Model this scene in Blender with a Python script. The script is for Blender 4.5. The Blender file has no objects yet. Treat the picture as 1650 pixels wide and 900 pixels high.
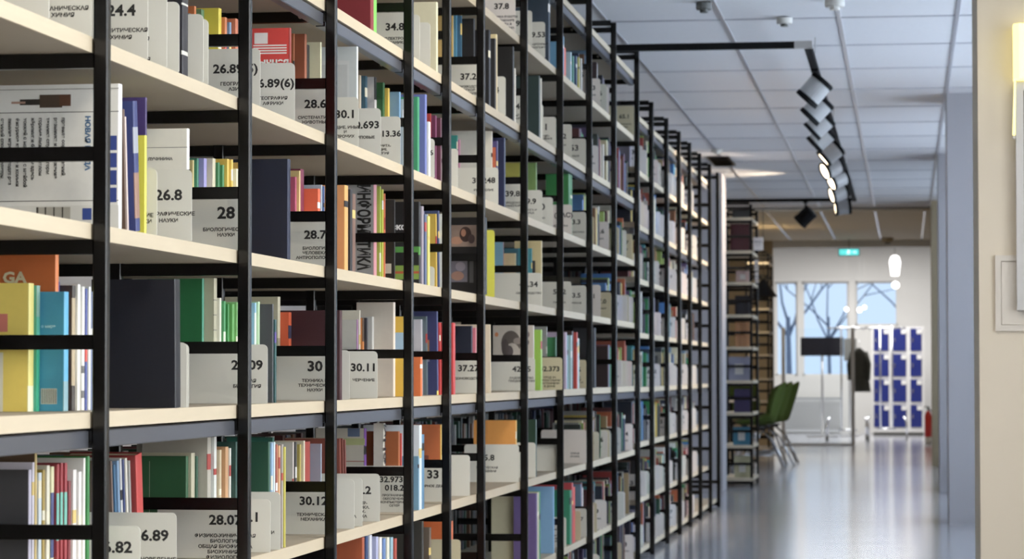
import bpy, math, random
from mathutils import Vector
C = bpy.context.scene.collection
rnd = random.Random(11)
HC = 1.013                      # eye height above the floor
YAW, PIT, ROL, FPX = .14167, .03391, -.00085, 4450.0

# ------------------------------------------------------------------ camera, sky, lights
def axes():
    f = Vector((-math.sin(YAW)*math.cos(PIT), math.cos(YAW)*math.cos(PIT), math.sin(PIT)))
    r = Vector((math.cos(YAW), math.sin(YAW), 0)); u = r.cross(f)
    c, s = math.cos(ROL), math.sin(ROL)
    return c*r+s*u, -s*r+c*u, f
RT, UP, FW = axes()
cam = bpy.data.cameras.new('camera'); camo = bpy.data.objects.new('camera', cam); C.objects.link(camo)
from mathutils import Matrix
camo.matrix_world = Matrix(((RT.x, UP.x, -FW.x, 0), (RT.y, UP.y, -FW.y, 0), (RT.z, UP.z, -FW.z, HC), (0, 0, 0, 1)))
cam.sensor_width = 36; cam.lens = FPX/1650*36
cam.dof.use_dof = True; cam.dof.focus_distance = 6.6; cam.dof.aperture_fstop = 10
bpy.context.scene.camera = camo
vs = bpy.context.scene.view_settings
vs.view_transform = 'Standard'; vs.look = 'None'; vs.gamma = 1; vs.exposure = 0.12; vs.use_curve_mapping = False

w = bpy.data.worlds.new('sky'); bpy.context.scene.world = w; w.use_nodes = True
w.node_tree.nodes['Background'].inputs[0].default_value = (.62, .78, 1, 1)
w.node_tree.nodes['Background'].inputs[1].default_value = 1.0

def area(name, loc, rot, sx, sy, power, col):
    l = bpy.data.lights.new(name, 'AREA'); l.shape = 'RECTANGLE'; l.size = sx; l.size_y = sy
    l.energy = power; l.color = col
    o = bpy.data.objects.new(name, l); o.location = loc; o.rotation_euler = rot; C.objects.link(o); return o
PI = math.pi
DAY = (.78, .87, 1.0)
WARM = (1.0, .86, .68)
# daylight outside the windows of the right-hand facade (panes run between the piers)
for (y0, y1, p) in ((-3, 9.6, 340), (12.2, 18.2, 190), (20.0, 23.3, 110), (25.2, 29.8, 70)):
    area('window_daylight', (2.6, (y0+y1)/2, 1.75), (0, PI/2, 0), 2.2, y1-y0, p, (1, .95, .88) if y0 < 0 else DAY)

def hexc(h, k=1.0):
    v = [int(h[i:i+2], 16)/255 for i in (0, 2, 4)]
    v = [(c/12.92 if c <= .04045 else ((c+.055)/1.055)**2.4) for c in v]
    return tuple(min(.88, c*k) for c in v)

_m = {}
def mat(key, col, rough=.55, metal=0, noise=.0, scale=40, emit=None, es=0, bump=0, stretch=None, trans=0, spec=None):
    if key in _m: return _m[key]
    m = bpy.data.materials.new(key); m.use_nodes = True; nt = m.node_tree; b = nt.nodes['Principled BSDF']
    b.inputs['Base Color'].default_value = (*col, 1); b.inputs['Roughness'].default_value = rough; b.inputs['Metallic'].default_value = metal
    if spec is not None: b.inputs['Specular IOR Level'].default_value = spec
    if trans: b.inputs['Transmission Weight'].default_value = trans; b.inputs['IOR'].default_value = 1.05
    if noise or bump:
        tc = nt.nodes.new('ShaderNodeTexCoord'); mp = nt.nodes.new('ShaderNodeMapping'); nz = nt.nodes.new('ShaderNodeTexNoise')
        nt.links.new(tc.outputs['Object'], mp.inputs[0]); nt.links.new(mp.outputs[0], nz.inputs['Vector'])
        if stretch: mp.inputs['Scale'].default_value = stretch
        nz.inputs['Scale'].default_value = scale; nz.inputs['Detail'].default_value = 3
        if noise:
            mr = nt.nodes.new('ShaderNodeMapRange'); mr.inputs[3].default_value = 1-noise; mr.inputs[4].default_value = 1+noise*.6
            nt.links.new(nz.outputs[0], mr.inputs[0])
            hs = nt.nodes.new('ShaderNodeHueSaturation'); hs.inputs['Color'].default_value = (*col, 1)
            nt.links.new(mr.outputs[0], hs.inputs['Value']); nt.links.new(hs.outputs[0], b.inputs['Base Color'])
        if bump:
            bp = nt.nodes.new('ShaderNodeBump'); bp.inputs['Strength'].default_value = bump; bp.inputs['Distance'].default_value = .01
            nt.links.new(nz.outputs[0], bp.inputs['Height']); nt.links.new(bp.outputs[0], b.inputs['Normal'])
    if emit: b.inputs['Emission Color'].default_value = (*emit, 1); b.inputs['Emission Strength'].default_value = es
    _m[key] = m; return m
def bk(h):
    c = hexc(h, 1.32); g = (c[0]+c[1]+c[2])/3; c = tuple(g+(v-g)*.86 for v in c)
    return mat('cloth_'+h, c, .45, noise=.06, scale=60)

BLACK = mat('black_steel', (.0035, .0035, .004), .24, noise=.1, scale=20, spec=.45)
MATTE = mat('matte_black', (.006, .006, .007), .7, noise=.1, scale=20, spec=.2)
BEAM = mat('grey_beam', (.15, .16, .19), .3, .55, noise=.06, scale=9)
POSTSIDE = BLACK
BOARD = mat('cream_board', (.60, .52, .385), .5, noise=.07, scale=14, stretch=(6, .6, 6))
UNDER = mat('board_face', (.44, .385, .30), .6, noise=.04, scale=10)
PLATE = mat('divider_plastic', (.72, .72, .66), .38, noise=.03, scale=8)
PLATE2 = mat('divider_plastic_warmlit', (.85, .80, .76), .38, noise=.03, scale=8)  # same plastic, paler and pinker: warm light put into the colour
PLATEY = mat('divider_card_yellowed', (.64, .58, .40), .5, noise=.04, scale=8)
INK = mat('black_ink', (.02, .02, .02), .7, noise=.05)
PAGES = mat('page_block', (.74, .69, .56), .8, noise=.12, scale=220, stretch=(.05, 1, .05))
PAINT = mat('white_paint', (.72, .71, .68), .6, noise=.03, scale=3)
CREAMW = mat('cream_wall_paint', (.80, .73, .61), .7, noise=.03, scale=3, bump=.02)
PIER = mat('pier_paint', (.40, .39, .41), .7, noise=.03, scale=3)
TAN = mat('tan_paint', (.42, .34, .22), .7, noise=.05, scale=4)
CEIL = mat('ceiling_tile', (.86, .86, .88), .75, noise=.04, scale=30, bump=.03)
TBAR = mat('ceiling_grid_metal', (.55, .56, .60), .3, .5, noise=.03)
CHROME = mat('chrome', (.75, .76, .78), .18, 1, noise=.03)
ALU = mat('brushed_aluminium', (.55, .55, .55), .35, .8, noise=.04)
GLASS = mat('clear_glass', (.95, .98, 1), .02, trans=1)

# ------------------------------------------------------------------ mesh helpers
class MB:
    def __init__(s): s.v = []; s.f = []; s.mi = []; s.m = []; s.sm = []
    def mid(s, m):
        if m not in s.m: s.m.append(m)
        return s.m.index(m)
    def quad(s, p, m, smooth=False):
        n = len(s.v); s.v += [tuple(q) for q in p]; s.f.append(tuple(range(n, n+len(p)))); s.mi.append(s.mid(m)); s.sm.append(smooth)
    def box(s, x0, x1, y0, y1, z0, z1, m):
        n = len(s.v); s.v += [(x, y, z) for z in (z0, z1) for y in (y0, y1) for x in (x0, x1)]
        for f in ((0, 2, 3, 1), (4, 5, 7, 6), (0, 1, 5, 4), (2, 6, 7, 3), (0, 4, 6, 2), (1, 3, 7, 5)):
            s.f.append(tuple(n+i for i in f)); s.mi.append(s.mid(m)); s.sm.append(False)
    def bbox(s, x0, x1, y0, y1, z0, z1, m, c):      # box with its vertical and lengthways edges chamfered (octagonal plan)
        pl = [(x0+c, y0), (x1-c, y0), (x1, y0+c), (x1, y1-c), (x1-c, y1), (x0+c, y1), (x0, y1-c), (x0, y0+c)]
        s.prism(pl, z0, z1, m)
    def prism(s, pl, z0, z1, m, ax='z', smooth=False):
        n = len(s.v); k = len(pl)
        def P(a, b, z): return (a, b, z) if ax == 'z' else ((a, z, b) if ax == 'y' else (z, a, b))
        s.v += [P(a, b, z0) for a, b in pl]+[P(a, b, z1) for a, b in pl]
        for i in range(k):
            j = (i+1) % k; s.f.append((n+i, n+j, n+k+j, n+k+i)); s.mi.append(s.mid(m)); s.sm.append(smooth)
        s.f.append(tuple(n+i for i in range(k))[::-1]); s.f.append(tuple(n+k+i for i in range(k))); s.mi += [s.mid(m)]*2; s.sm += [False]*2
    def tube(s, pts, rad, m, seg=8, cap=True):
        pts = [Vector(p) for p in pts]; n0 = len(s.v); N = len(pts)
        rr = rad if isinstance(rad, (list, tuple)) else [rad]*N
        up = None
        for i, p in enumerate(pts):
            t = (pts[min(i+1, N-1)]-pts[max(i-1, 0)]).normalized()
            if up is None: a = t.cross(Vector((0, 0, 1)) if abs(t.z) < .9 else Vector((1, 0, 0))).normalized()
            else: a = (up - t*up.dot(t)).normalized()
            up = a; b = t.cross(a)
            for k in range(seg):
                an = 2*PI*k/seg; s.v.append(tuple(p+(a*math.cos(an)+b*math.sin(an))*rr[i]))
        for i in range(N-1):
            for k in range(seg):
                j = (k+1) % seg
                s.f.append((n0+i*seg+k, n0+i*seg+j, n0+(i+1)*seg+j, n0+(i+1)*seg+k)); s.mi.append(s.mid(m)); s.sm.append(True)
        if cap:
            s.f.append(tuple(n0+k for k in range(seg))[::-1]); s.f.append(tuple(n0+(N-1)*seg+k for k in range(seg))); s.mi += [s.mid(m)]*2; s.sm += [False]*2
    def build(s, name, parent=None, loc=None, rot=None, kind=None):
        me = bpy.data.meshes.new(name); me.from_pydata(s.v, [], s.f)
        for m in s.m: me.materials.append(m)
        me.polygons.foreach_set('material_index', s.mi); me.polygons.foreach_set('use_smooth', s.sm); me.update()
        o = bpy.data.objects.new(name, me); C.objects.link(o)
        if parent: o.parent = parent
        if loc: o.location = loc
        if rot: o.rotation_euler = rot
        if kind: o['kind'] = kind
        return o
def tag(o, label, cat, group=None):
    o['label'] = label; o['category'] = cat
    if group: o['group'] = group
    return o
def thing(name, label, cat, loc=(0, 0, 0), rotz=0, group=None):
    o = bpy.data.objects.new(name, None); C.objects.link(o); o.empty_display_size = .1
    o.location = loc; o.rotation_euler = (0, 0, rotz); return tag(o, label, cat, group)
def copy_tree(o, parent=None):
    c = o.copy(); C.objects.link(c)
    if parent: c.parent = parent
    for ch in list(o.children): copy_tree(ch, c)
    return c
WX = 1.12
def text_mesh(name, body_lines, m, parent, loc, rot, bold=.0):
    """body_lines: [(text, x, y, size, align)] in the text's own plane, joined as one printed mesh"""
    vs_, fs_ = [], []
    for (t, x, y, sz, al) in body_lines:
        cu = bpy.data.curves.new('t', 'FONT'); cu.body = t; cu.size = sz; cu.align_x = al; cu.resolution_u = 2; cu.offset = bold*2.6*sz
        ob = bpy.data.objects.new('t', cu); me = bpy.data.meshes.new_from_object(ob)
        n = len(vs_); vs_ += [(v.co.x*WX+x, v.co.y+y, 0) for v in me.vertices]; fs_ += [tuple(n+i for i in p.vertices) for p in me.polygons]
        bpy.data.objects.remove(ob); bpy.data.curves.remove(cu); bpy.data.meshes.remove(me)
    me = bpy.data.meshes.new(name); me.from_pydata(vs_, [], fs_); me.materials.append(m); me.update()
    o = bpy.data.objects.new(name, me); C.objects.link(o); o.parent = parent; o.location = loc; o.rotation_euler = rot
    return o

# ------------------------------------------------------------------ where a line of sight meets the rack front / a depth
def ray(px, py): return RT*((px-825)/FPX)+UP*((450-py)/FPX)+FW
def yx(px, X=-1.4, py=600):                 # distance along the aisle where column px meets the plane x = X
    d = ray(px, py); return X/d.x*d.y
def at(px, py, Y):
    d = ray(px, py); t = Y/d.y; return Vector((d.x*t, Y, HC+d.z*t))

# ------------------------------------------------------------------ shell of the building
CZ = HC+1.88
def struct(name, m): return m.build(name, kind='structure')
FLOOR = mat('polished_floor', (.43, .44, .48), .14, noise=.10, scale=1.2, spec=.7)
def floor_bump():
    nt = FLOOR.node_tree; b = nt.nodes['Principled BSDF']
    tc = nt.nodes.new('ShaderNodeTexCoord'); mp = nt.nodes.new('ShaderNodeMapping'); nz = nt.nodes.new('ShaderNodeTexNoise')
    mp.inputs['Scale'].default_value = (1.0, 1.6, 1); nz.inputs['Scale'].default_value = 1.6; nz.inputs['Detail'].default_value = 1
    bp = nt.nodes.new('ShaderNodeBump'); bp.inputs['Strength'].default_value = .05; bp.inputs['Distance'].default_value = .02
    nt.links.new(tc.outputs['Object'], mp.inputs[0]); nt.links.new(mp.outputs[0], nz.inputs['Vector']); nt.links.new(nz.outputs[0], bp.inputs['Height']); nt.links.new(bp.outputs[0], b.inputs['Normal'])
floor_bump()
m = MB(); m.box(-6, 2.4, -4, 48, -.1, 0, FLOOR); struct('floor', m)
m = MB(); m.box(-6, 2.4, -4, 38.9, CZ, CZ+.1, CEIL); m.box(-6, 2.4, 38.9, 48, CZ+.25, CZ+.35, PAINT); struct('ceiling', m)
m = MB()
for k in range(-9, 7):
    x = .276+.617*k
    if -6 < x < 2.3: m.box(x-.011, x+.011, -3.9, 38.6, CZ-.006, CZ, TBAR)
y = 14.66-1.24*15
while y < 38.5:
    m.box(-5.9, 2.3, y-.011, y+.011, CZ-.005, CZ, TBAR); y += 1.24
for x in (-1.574, -.957, -.341, .22): m.box(x-.014, x+.014, 31.7, 38.6, CZ-.042, CZ-.0352, mat('grid_glint_strip', (.85, .85, .85), .25, .3, noise=.03))  # pale strips paint the light streaks reflected along the ceiling grid
struct('trim_1', m)
m = MB(); m.box(-6.1, -6, -4, 48, 0, CZ+.3, PAINT); struct('wall_left', m)
m = MB(); m.box(-6, 2.4, -4.1, -4, 0, CZ, mat('unseen_dark_wall', (.12, .10, .08), .8, noise=.05)); struct('wall_back', m)  # unseen wall, made dark so the black steel mirrors less light
# facade on the right: sill wall and head, window bands between piers
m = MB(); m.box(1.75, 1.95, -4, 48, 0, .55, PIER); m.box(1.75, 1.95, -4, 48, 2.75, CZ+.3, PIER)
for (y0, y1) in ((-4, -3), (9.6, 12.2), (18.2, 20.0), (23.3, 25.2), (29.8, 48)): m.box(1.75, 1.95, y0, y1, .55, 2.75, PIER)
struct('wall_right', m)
n = 1
for (y0, y1) in ((-3, 3.3), (3.3, 9.6), (12.2, 15.2), (15.2, 18.2), (20.0, 23.3), (25.2, 29.8)):
    m = MB()
    for (a, b, c, d) in ((y0, y1, .55, .62), (y0, y1, 2.68, 2.75), (y0, y0+.06, .62, 2.68), (y1-.06, y1, .62, 2.68)): m.box(1.80, 1.88, a, b, c, d, PAINT)
    m.box(1.835, 1.845, y0+.06, y1-.06, .62, 2.68, GLASS); struct('window_%d' % n, m); n += 1
# piers standing into the room
def pier(y0, y1, mm, x1=1.75):
    m = MB(); m.box(.28, x1, y0, y1, 0, CZ, mm); return m
struct('trim_2', pier(10.8, 11.65, CREAMW))
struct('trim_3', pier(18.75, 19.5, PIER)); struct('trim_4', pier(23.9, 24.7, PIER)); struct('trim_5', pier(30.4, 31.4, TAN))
# wall around the opening to the lobby
m = MB(); xl, xr, zt = at(1247, 600, 38.9).x, at(1501, 600, 38.9).x, at(1375, 399, 38.9).z
m.box(-6, xl, 38.7, 39.0, 0, CZ+.3, TAN); m.box(xr, 1.75, 38.7, 39.0, 0, CZ+.3, TAN); m.box(xl, xr, 38.7, 39.0, zt, CZ+.3, PAINT)
struct('wall_far', m)
# ceiling stretch near the lobby, the warm light on it painted as beige
m = MB(); m.box(-6, 1.75, 31.6, 38.7, CZ-.035, CZ-.012, mat('beige_warmlit_ceiling', (.74, .66, .51), .7, noise=.05, scale=2)); struct('trim_6', m)
# lobby back wall with its three windows
YB = 47.0
def X(px): return at(px, 600, YB).x
def Z(py, Y=YB): return at(1400, py, Y).z
wz0, wz1, wz2 = Z(605), Z(453), Z(524)
m = MB()
W = [(X(1250), X(1285), wz0), (X(1293), X(1368), wz0), (X(1379), X(1447), wz2)]
m.box(-6, W[0][0], YB, YB+.25, 0, CZ+.3, PAINT)
m.box(W[0][1], W[1][0], YB, YB+.25, 0, CZ+.3, PAINT); m.box(W[1][1], W[2][0], YB, YB+.25, 0, CZ+.3, PAINT); m.box(W[2][1], 2.4, YB, YB+.25, 0, CZ+.3, PAINT)
for a, b, z0 in W: m.box(a, b, YB, YB+.25, 0, z0, PAINT); m.box(a, b, YB, YB+.25, wz1, CZ+.3, PAINT)
struct('wall_lobby', m)
for a, b, z0 in W:
    m = MB(); m.box(a, b, YB+.1, YB+.16, z0, z0+.03, PAINT); m.box(a, b, YB+.1, YB+.16, wz1-.03, wz1, PAINT)
    m.box(a, a+.03, YB+.1, YB+.16, z0, wz1, PAINT); m.box(b-.03, b, YB+.1, YB+.16, z0, wz1, PAINT); m.box(a+.03, b-.03, YB+.125, YB+.13, z0, wz1, GLASS)
    struct('window_%d' % n, m); n += 1
m = MB(); m.box(-30, 30, 48.1, 90, -.3, -.12, mat('snowy_ground', (.7, .75, .85), .9, noise=.1, scale=.5)); struct('ground', m)
# white square column beside the last main rack
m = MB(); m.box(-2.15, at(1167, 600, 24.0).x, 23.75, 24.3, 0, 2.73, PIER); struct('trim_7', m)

# ------------------------------------------------------------------ racks
EDGE = [172.5, 402.5, 541, 665, 726, 781, 850, 907.5, 954.5, 994, 1031, 1054, 1078, 1098, 1115, 1131, 1147, 1160]
FY = [3.66]+[yx(p) for p in EDGE]             # FY[b] is the near frame of bay b
NEAR = {k: v*1.019 for k, v in {5: 1.564, 4: 1.238, 3: .912, 2: .586, 1: .261, 0: -.067, -1: -.397, -2: -.722, -3: -.960}.items()}
FAR = {k: v*1.019 for k, v in {5: 1.37, 4: 1.08, 3: .79, 2: .503, 1: .215, 0: -.075, -1: -.366, -2: -.66, -3: -.93}.items()}
def lev(b, l): return HC+(NEAR if b < 11 else FAR)[l]
ORD = ['zeroth', 'first', 'second', 'third', 'fourth', 'fifth', 'sixth', 'seventh', 'eighth', 'ninth', 'tenth', 'eleventh', 'twelfth', 'thirteenth', 'fourteenth', 'fifteenth', 'sixteenth', 'seventeenth', 'eighteenth', 'nineteenth', 'twentieth']
def ordw(n):
    if n < len(ORD): return ORD[n]
    return 'twenty-'+ORD[n-20] if n < 30 else 'thirty-'+ORD[n-30]
LVN = {0: 'middle beam shelf', 1: 'first shelf above middle beam', 2: 'second shelf above middle beam', 3: 'third shelf above middle beam',
       4: 'fourth shelf above middle beam', 5: 'topmost shelf', -1: 'first shelf below middle beam', -2: 'second shelf below middle beam', -3: 'floor shelf'}
def bayn(b): return 'cut-off bay' if b == 0 else (ordw(b)+' full bay' if b < 18 else 'separate far rack')
DEP = .60
def rung(par, y, z0, x0, x1):
    m = MB(); m.box(x0, x1, y-.009, y+.009, z0, z0+.026, BLACK); m.build('rung', par)
def frame(par, y, xf, zt, levels, dep=DEP, top=True):
    for xx in ((xf-.027, xf), (xf-dep/2-.013, xf-dep/2+.014), (xf-dep, xf-dep+.027)):
        m = MB(); m.bbox(xx[0], xx[1], y-.004, y+.018, 0, zt, BLACK, .003)
        m.box(xx[0]+.001, xx[1]-.001, y-.003, y+.017, zt, zt+.004, BLACK); m.build('post', par)
    for z, bm in levels:
        rung(par, y+.007, z-.0285-.026, xf-dep+.027, xf-.027); rung(par, y+.007, z+.111, xf-dep+.027, xf-.027)
        if bm:
            m = MB(); m.tube([(xf-.09, y-.006, z-.041), (xf-.09, y-.0025, z-.041)], .006, CHROME, 8); m.build('bolt', par)
    if top: rung(par, y+.007, zt-.045, xf-dep+.027, xf-.027)
def unit(b, y0, y1, xf, zt, levels, beams, label, endframe=None, dep=DEP, nearlev=None):
    t = thing('shelving_unit', label, 'bookshelf', (0, 0, 0), 0, 'black steel library shelving units in a long row')
    lv = [(z, z in beams) for z in levels]
    frame(t, y0, xf, zt, [(z, z in beams) for z in (nearlev or levels)], dep)
    if endframe: frame(t, y1, xf, zt, lv, dep)
    ye = y1-.006 if not endframe else y1-.006
    for z in levels:
        m = MB()
        a, c = y0+.019, y1-.005
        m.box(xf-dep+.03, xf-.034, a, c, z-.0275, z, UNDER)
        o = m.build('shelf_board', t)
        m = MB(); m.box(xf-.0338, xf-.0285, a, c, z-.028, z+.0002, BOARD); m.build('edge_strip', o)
        if z in beams:
            m = MB(); m.prism([(xf-.056, z-.064), (xf-.034, z-.064), (xf-.032, z-.062), (xf-.032, z-.034), (xf-.036, z-.032), (xf-.056, z-.032)], a, c, BEAM, ax='y')
            m.build('support_beam', t)
    return t
NL = [HC+NEAR[k] for k in range(-3, 6)]; NB = [HC+NEAR[k] for k in (0, 3, 5)]
FL = [HC+FAR[k] for k in range(-3, 6)]; FB = [HC+FAR[k] for k in (0, 3, 5)]
TALL = HC+1.715; SHORT = HC+1.52
for b in range(0, 18):
    nl = NL if b < 11 else FL
    lb = 'black steel shelving unit of the long row, the '+bayn(b)+(' at the picture edge' if b == 0 else ' counted along the aisle')
    if b == 17: lb = 'last black shelving unit of the long row, empty, beside the white column'
    if b < 11: unit(b, FY[b], FY[b+1], -1.4, TALL, NL, NB, lb)
    elif b == 11: unit(b, FY[b], FY[b+1], -1.4, TALL, FL, FB, lb, nearlev=NL)
    else: unit(b, FY[b], FY[b+1], -1.4, SHORT, FL if b < 17 else FL[:1], FB, lb, endframe=(b == 17), nearlev=FL)

# ------------------------------------------------------------------ books
def CLEAR(b, l):
    up = (lev(b, l+1) if l < 5 else 9)-lev(b, l)
    return up-(.068 if l+1 in (0, 3, 5) else .031)
lastlean = {}; cursor = {}; count = {}; used_labels = set(); pend = []
STUFF = MB()
N_IND = [0]
NAMES = {'yel': 'yellow', 'whi': 'white'}
def colname(h):
    r, g, b = [int(h[i:i+2], 16) for i in (0, 2, 4)]
    mx, mn = max(r, g, b), min(r, g, b)
    import colorsys
    H, S, V = colorsys.rgb_to_hsv(r/255, g/255, b/255); H *= 360
    if S < .13: return 'black' if V < .22 else ('dark grey' if V < .42 else ('grey' if V < .66 else 'white'))
    if V < .17: return 'black'
    dk = 'dark ' if V < .42 else ('pale ' if S < .33 and V > .6 else '')
    if H < 14 or H > 340: n = 'red' if S > .5 else 'pink'
    elif H < 42: n = 'orange' if (S > .6 and V > .6) else ('brown' if V < .62 else 'cream')
    elif H < 66: n = 'yellow' if S > .4 else 'cream'
    elif H < 160: n = 'green'
    elif H < 196: n = 'teal'
    elif H < 252: n = 'blue'
    else: n = 'purple'
    if n == 'cream': dk = ''
    return dk+n
def box_shell(m, th, h, dep, c, s, spine_m, bands, hard):
    t = .0026 if hard and th > .012 else .0009
    o = .003 if hard else .0
    m.box(-dep, -.003, 0, t, 0, h, c); m.box(-dep, -.003, th-t, th, 0, h, c)
    # rounded spine, in height bands
    prof = [(-.003, 0), (-.0012, 0), (0, min(.004, th*.25)), (.0006 if hard else 0, th/2), (0, th-min(.004, th*.25)), (-.0012, th), (-.003, th), (-.003, th-t*1.01), (-.003, t*1.01)]
    cuts = sorted(set([0, h]+[min(h, max(0, v*h)) for bd in bands for v in bd[:2]]))
    for z0, z1 in zip(cuts, cuts[1:]):
        if z1-z0 < 1e-4: continue
        mm = spine_m
        for bd in bands:
            if bd[0]*h <= (z0+z1)/2 <= bd[1]*h: mm = bk(bd[2])
        m.prism(prof, z0, z1, mm)
def add_book(lv, b, xf, y, th, h, col, scol=None, dep=None, bands=(), rects=(), lean=0, txt=(), label=None, single=True, name='book', vtext=None):
    th = max(th, .004); z = lev(b, lv)+.0006
    dep = dep or min(.26, max(.09, h*.68)); hard = th > .018
    if not single:
        c = bk(col); s = bk(scol or col); n = STUFF
        n.box(xf-dep, xf, y, y+th, z, z+h, c); return None
    m = MB(); box_shell(m, th, h, dep, bk(col), None, bk(scol or col), bands, hard)
    for kq, rc in enumerate(rects):          # printed fields on the near cover: u from outer edge (0) to spine (1)
        yo = -.00015-.00004*kq
        if rc[0] == 'e':
            _, eu, ev, ru, rv, cc = rc
            m.quad([(-dep+(eu+ru*math.cos(2*PI*q/20))*dep, yo, (ev+rv*math.sin(2*PI*q/20))*h) for q in range(20)], bk(cc)); continue
        u0, v0, u1, v1, cc = rc
        m.quad([(-dep+u0*dep, yo, v0*h), (-dep+u1*dep, yo, v0*h), (-dep+u1*dep, yo, v1*h), (-dep+u0*dep, yo, v1*h)], bk(cc))
    o = m.build(name, loc=(xf, y, z), rot=(lean, 0, 0))
    m = MB(); t = .0026 if hard and th > .012 else .0009; g = .003 if hard else .0005
    m.box(-dep+g, -.004, t+.00005, th-t-.00005, g, h-g, PAGES); m.build('page_block', o)
    k = count[(b, lv)] = count.get((b, lv), 0)+1
    tn = 'thin ' if th < .014 else ('thick ' if th > .034 else '')
    hn = 'tall ' if h > .235 else ('small ' if h < .165 else '')
    cn = colname(col)
    tail = '%s, %s' % (LVN[lv], bayn(b))
    if label: L = label
    else: L = '%s%s%s book, %s book along, %s' % (tn, hn, cn, ordw(k), tail)
    if len(L.split()) > 16: L = '%s%s book, %s book along, %s' % (tn or hn, cn, ordw(k), tail)
    tag(o, L, 'book', 'books standing on the %s, %s' % (LVN[lv], bayn(b)))
    N_IND[0] += 1
    if txt:
        for q in txt:
            t_, u, v, sz, cc, rot = q[:6]
            to = text_mesh('cover_title', [(t_, 0, 0, sz, 'LEFT')], bk(cc), o, (-dep+u*dep, -.0012, v*h), (PI/2, rot, 0), .016)
            if len(q) > 6: to.scale = (.93, q[6]*.8, 1)
    if vtext:
        t_, sz, cc = vtext
        text_mesh('spine_title', [(t_, 0, -sz*.35, sz, 'CENTER')], bk(cc), o, (.0012, th/2, h/2), (PI/2, PI/2, PI/2), .01)
    return o

AX = -1.4265       # line of the shelf fronts, just behind the posts
def run(lv, b, x0, items, ins=None, lean=0, single=True):
    """books side by side away from the camera; each is (x of its spine's far edge, y of its top, colour[, options])"""
    key = (b, lv); cur = cursor.get(key, FY[b]+.022); fixed = ins is not None
    i0 = .008 if ins is None else ins
    Y = yx(x0, AX-i0)
    if Y < FY[b]+.022:
        Y = FY[b]+.022
    Y = max(Y, cur+(0 if not lean or lastlean.get(key) == lean else .19*math.sin(lean)))
    lastlean[key] = lean
    # spine plane through column x0 at this distance
    xs = min(AX-i0, at(x0, 600, Y).x) if not fixed else AX-i0
    zs = lev(b, lv)
    px = x0
    for it in items:
        lastx = px; x1, yt, col = it[:3]; px = x1; op = dict(it[3]) if len(it) > 3 else {}
        if 'ins' in op: xs = AX-op.pop('ins')
        if 'gap' in op: Y += op.pop('gap')
        if 'th' in op: th = op.pop('th')
        else:
            Y1 = yx(x1, xs); th = Y1-Y
            tmax = min(.028, max(.0075, abs(x1-lastx)*(.0021 if b < 4 else .0028)))*rnd.uniform(.85, 1.1)
            if th > tmax or th < .005:           # spines need not stand in one line: choose how far this one is pushed in
                th = tmax if th > tmax else .014
                xs2 = at(x1, 600, Y+th).x
                if xs2 < AX-.003: xs = xs2
                else:
                    xs = AX-.003; Y1 = yx(x1, xs); th = Y1-Y
                    if th > .045: Y = Y1-.03; th = .03
        clear = CLEAR(b, lv)
        th = max(.006, min(th, .07))
        h = at(x1, yt, Y).z-zs if yt > 0 else -yt
        h = min(max(h, .09), clear)
        if lean: h = min(h/math.cos(lean), clear-.015)
        if Y+th/math.cos(lean) > FY[b+1]-.012: break
        bands = op.pop('bands', None)
        if bands is None:
            bands = []
            if rnd.random() < .45:
                a = rnd.uniform(.55, .8); bands = [(a, a+rnd.uniform(.05, .14), rnd.choice(['d8d0b8', '1c1c20', 'c9b060', 'a03028', 'e0e0e0']))]
        nm = op.pop('name', 'book')
        add_book(lv, b, xs, Y, th, h, col, bands=bands, lean=lean, single=single, name=nm, **op)
        Y += th/math.cos(lean)+.0022
    cursor[key] = Y

# ------------------------------------------------------------------ class-mark dividers
ndiv = {}
def divider(lv, b, xr, num='', lines=(), H=.128, wd=.205, ins=-.001, m_=None, dx=None, sc=1.0, base=0, label=None):
    key = (b, lv); Y = yx(xr, AX-ins); Y = max(Y, cursor.get(key, FY[b]+.03), FY[b]+.03)
    if Y > FY[b+1]-.02:
        Y = FY[b+1]-.02
        if cursor.get(key, 0) > Y: return None
    z = lev(b, lv)+.0006+base; r = .011
    pl = [(-wd, 0), (-.001, 0), (0, .002)]
    for k in range(5): a = k/4*PI/2; pl.append((-r+r*math.cos(a), H-r+r*math.sin(a)))
    for k in range(5): a = PI/2+k/4*PI/2; pl.append((-wd+r+r*math.cos(a), H-r+r*math.sin(a)))
    m = MB(); m.prism(pl, 0, .0022, m_ or PLATE, ax='y')
    o = m.build('shelf_divider', loc=(AX-ins, Y, z))
    k = ndiv[key] = ndiv.get(key, 0)+1
    ns = num if isinstance(num, str) else ' '.join(num)
    rd = (' '+ns) if num else ' without mark'
    L = label or 'white divider%s, %s divider, %s, %s' % (rd, ordw(k), LVN[lv], bayn(b))
    if len(L.replace('.', ' ').replace('(', ' ').replace('/', ' ').split()) > 16: L = L.replace('white ', '')
    tag(o, L, 'shelf divider', 'class mark dividers standing between the books')
    if num or lines:
        cx = -(dx if dx is not None else .052)
        bl = []
        if isinstance(num, str): num = [num]
        zz = .074
        if len(num) == 1: sc_ = sc*(1.12 if len(num[0]) <= 2 else (.86 if len(num[0]) > 5 else .92))
        else: sc_ = sc*.9
        if len(num) > 1: zz = .083
        for q in num: bl.append((q, cx, zz*H/.128, .032*sc_, 'CENTER')); zz -= .023
        zz = .046 if len(num) == 1 else .044
        for q in lines: bl.append((q, cx, zz*H/.128, .0104*sc, 'CENTER')); zz -= .0118*sc
        text_mesh('printed_class_mark', bl, INK, o, (0, -.0004, 0), (PI/2, 0, 0), .012)
    cursor[key] = Y+.0042
    return o
D = divider
R = run
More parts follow.
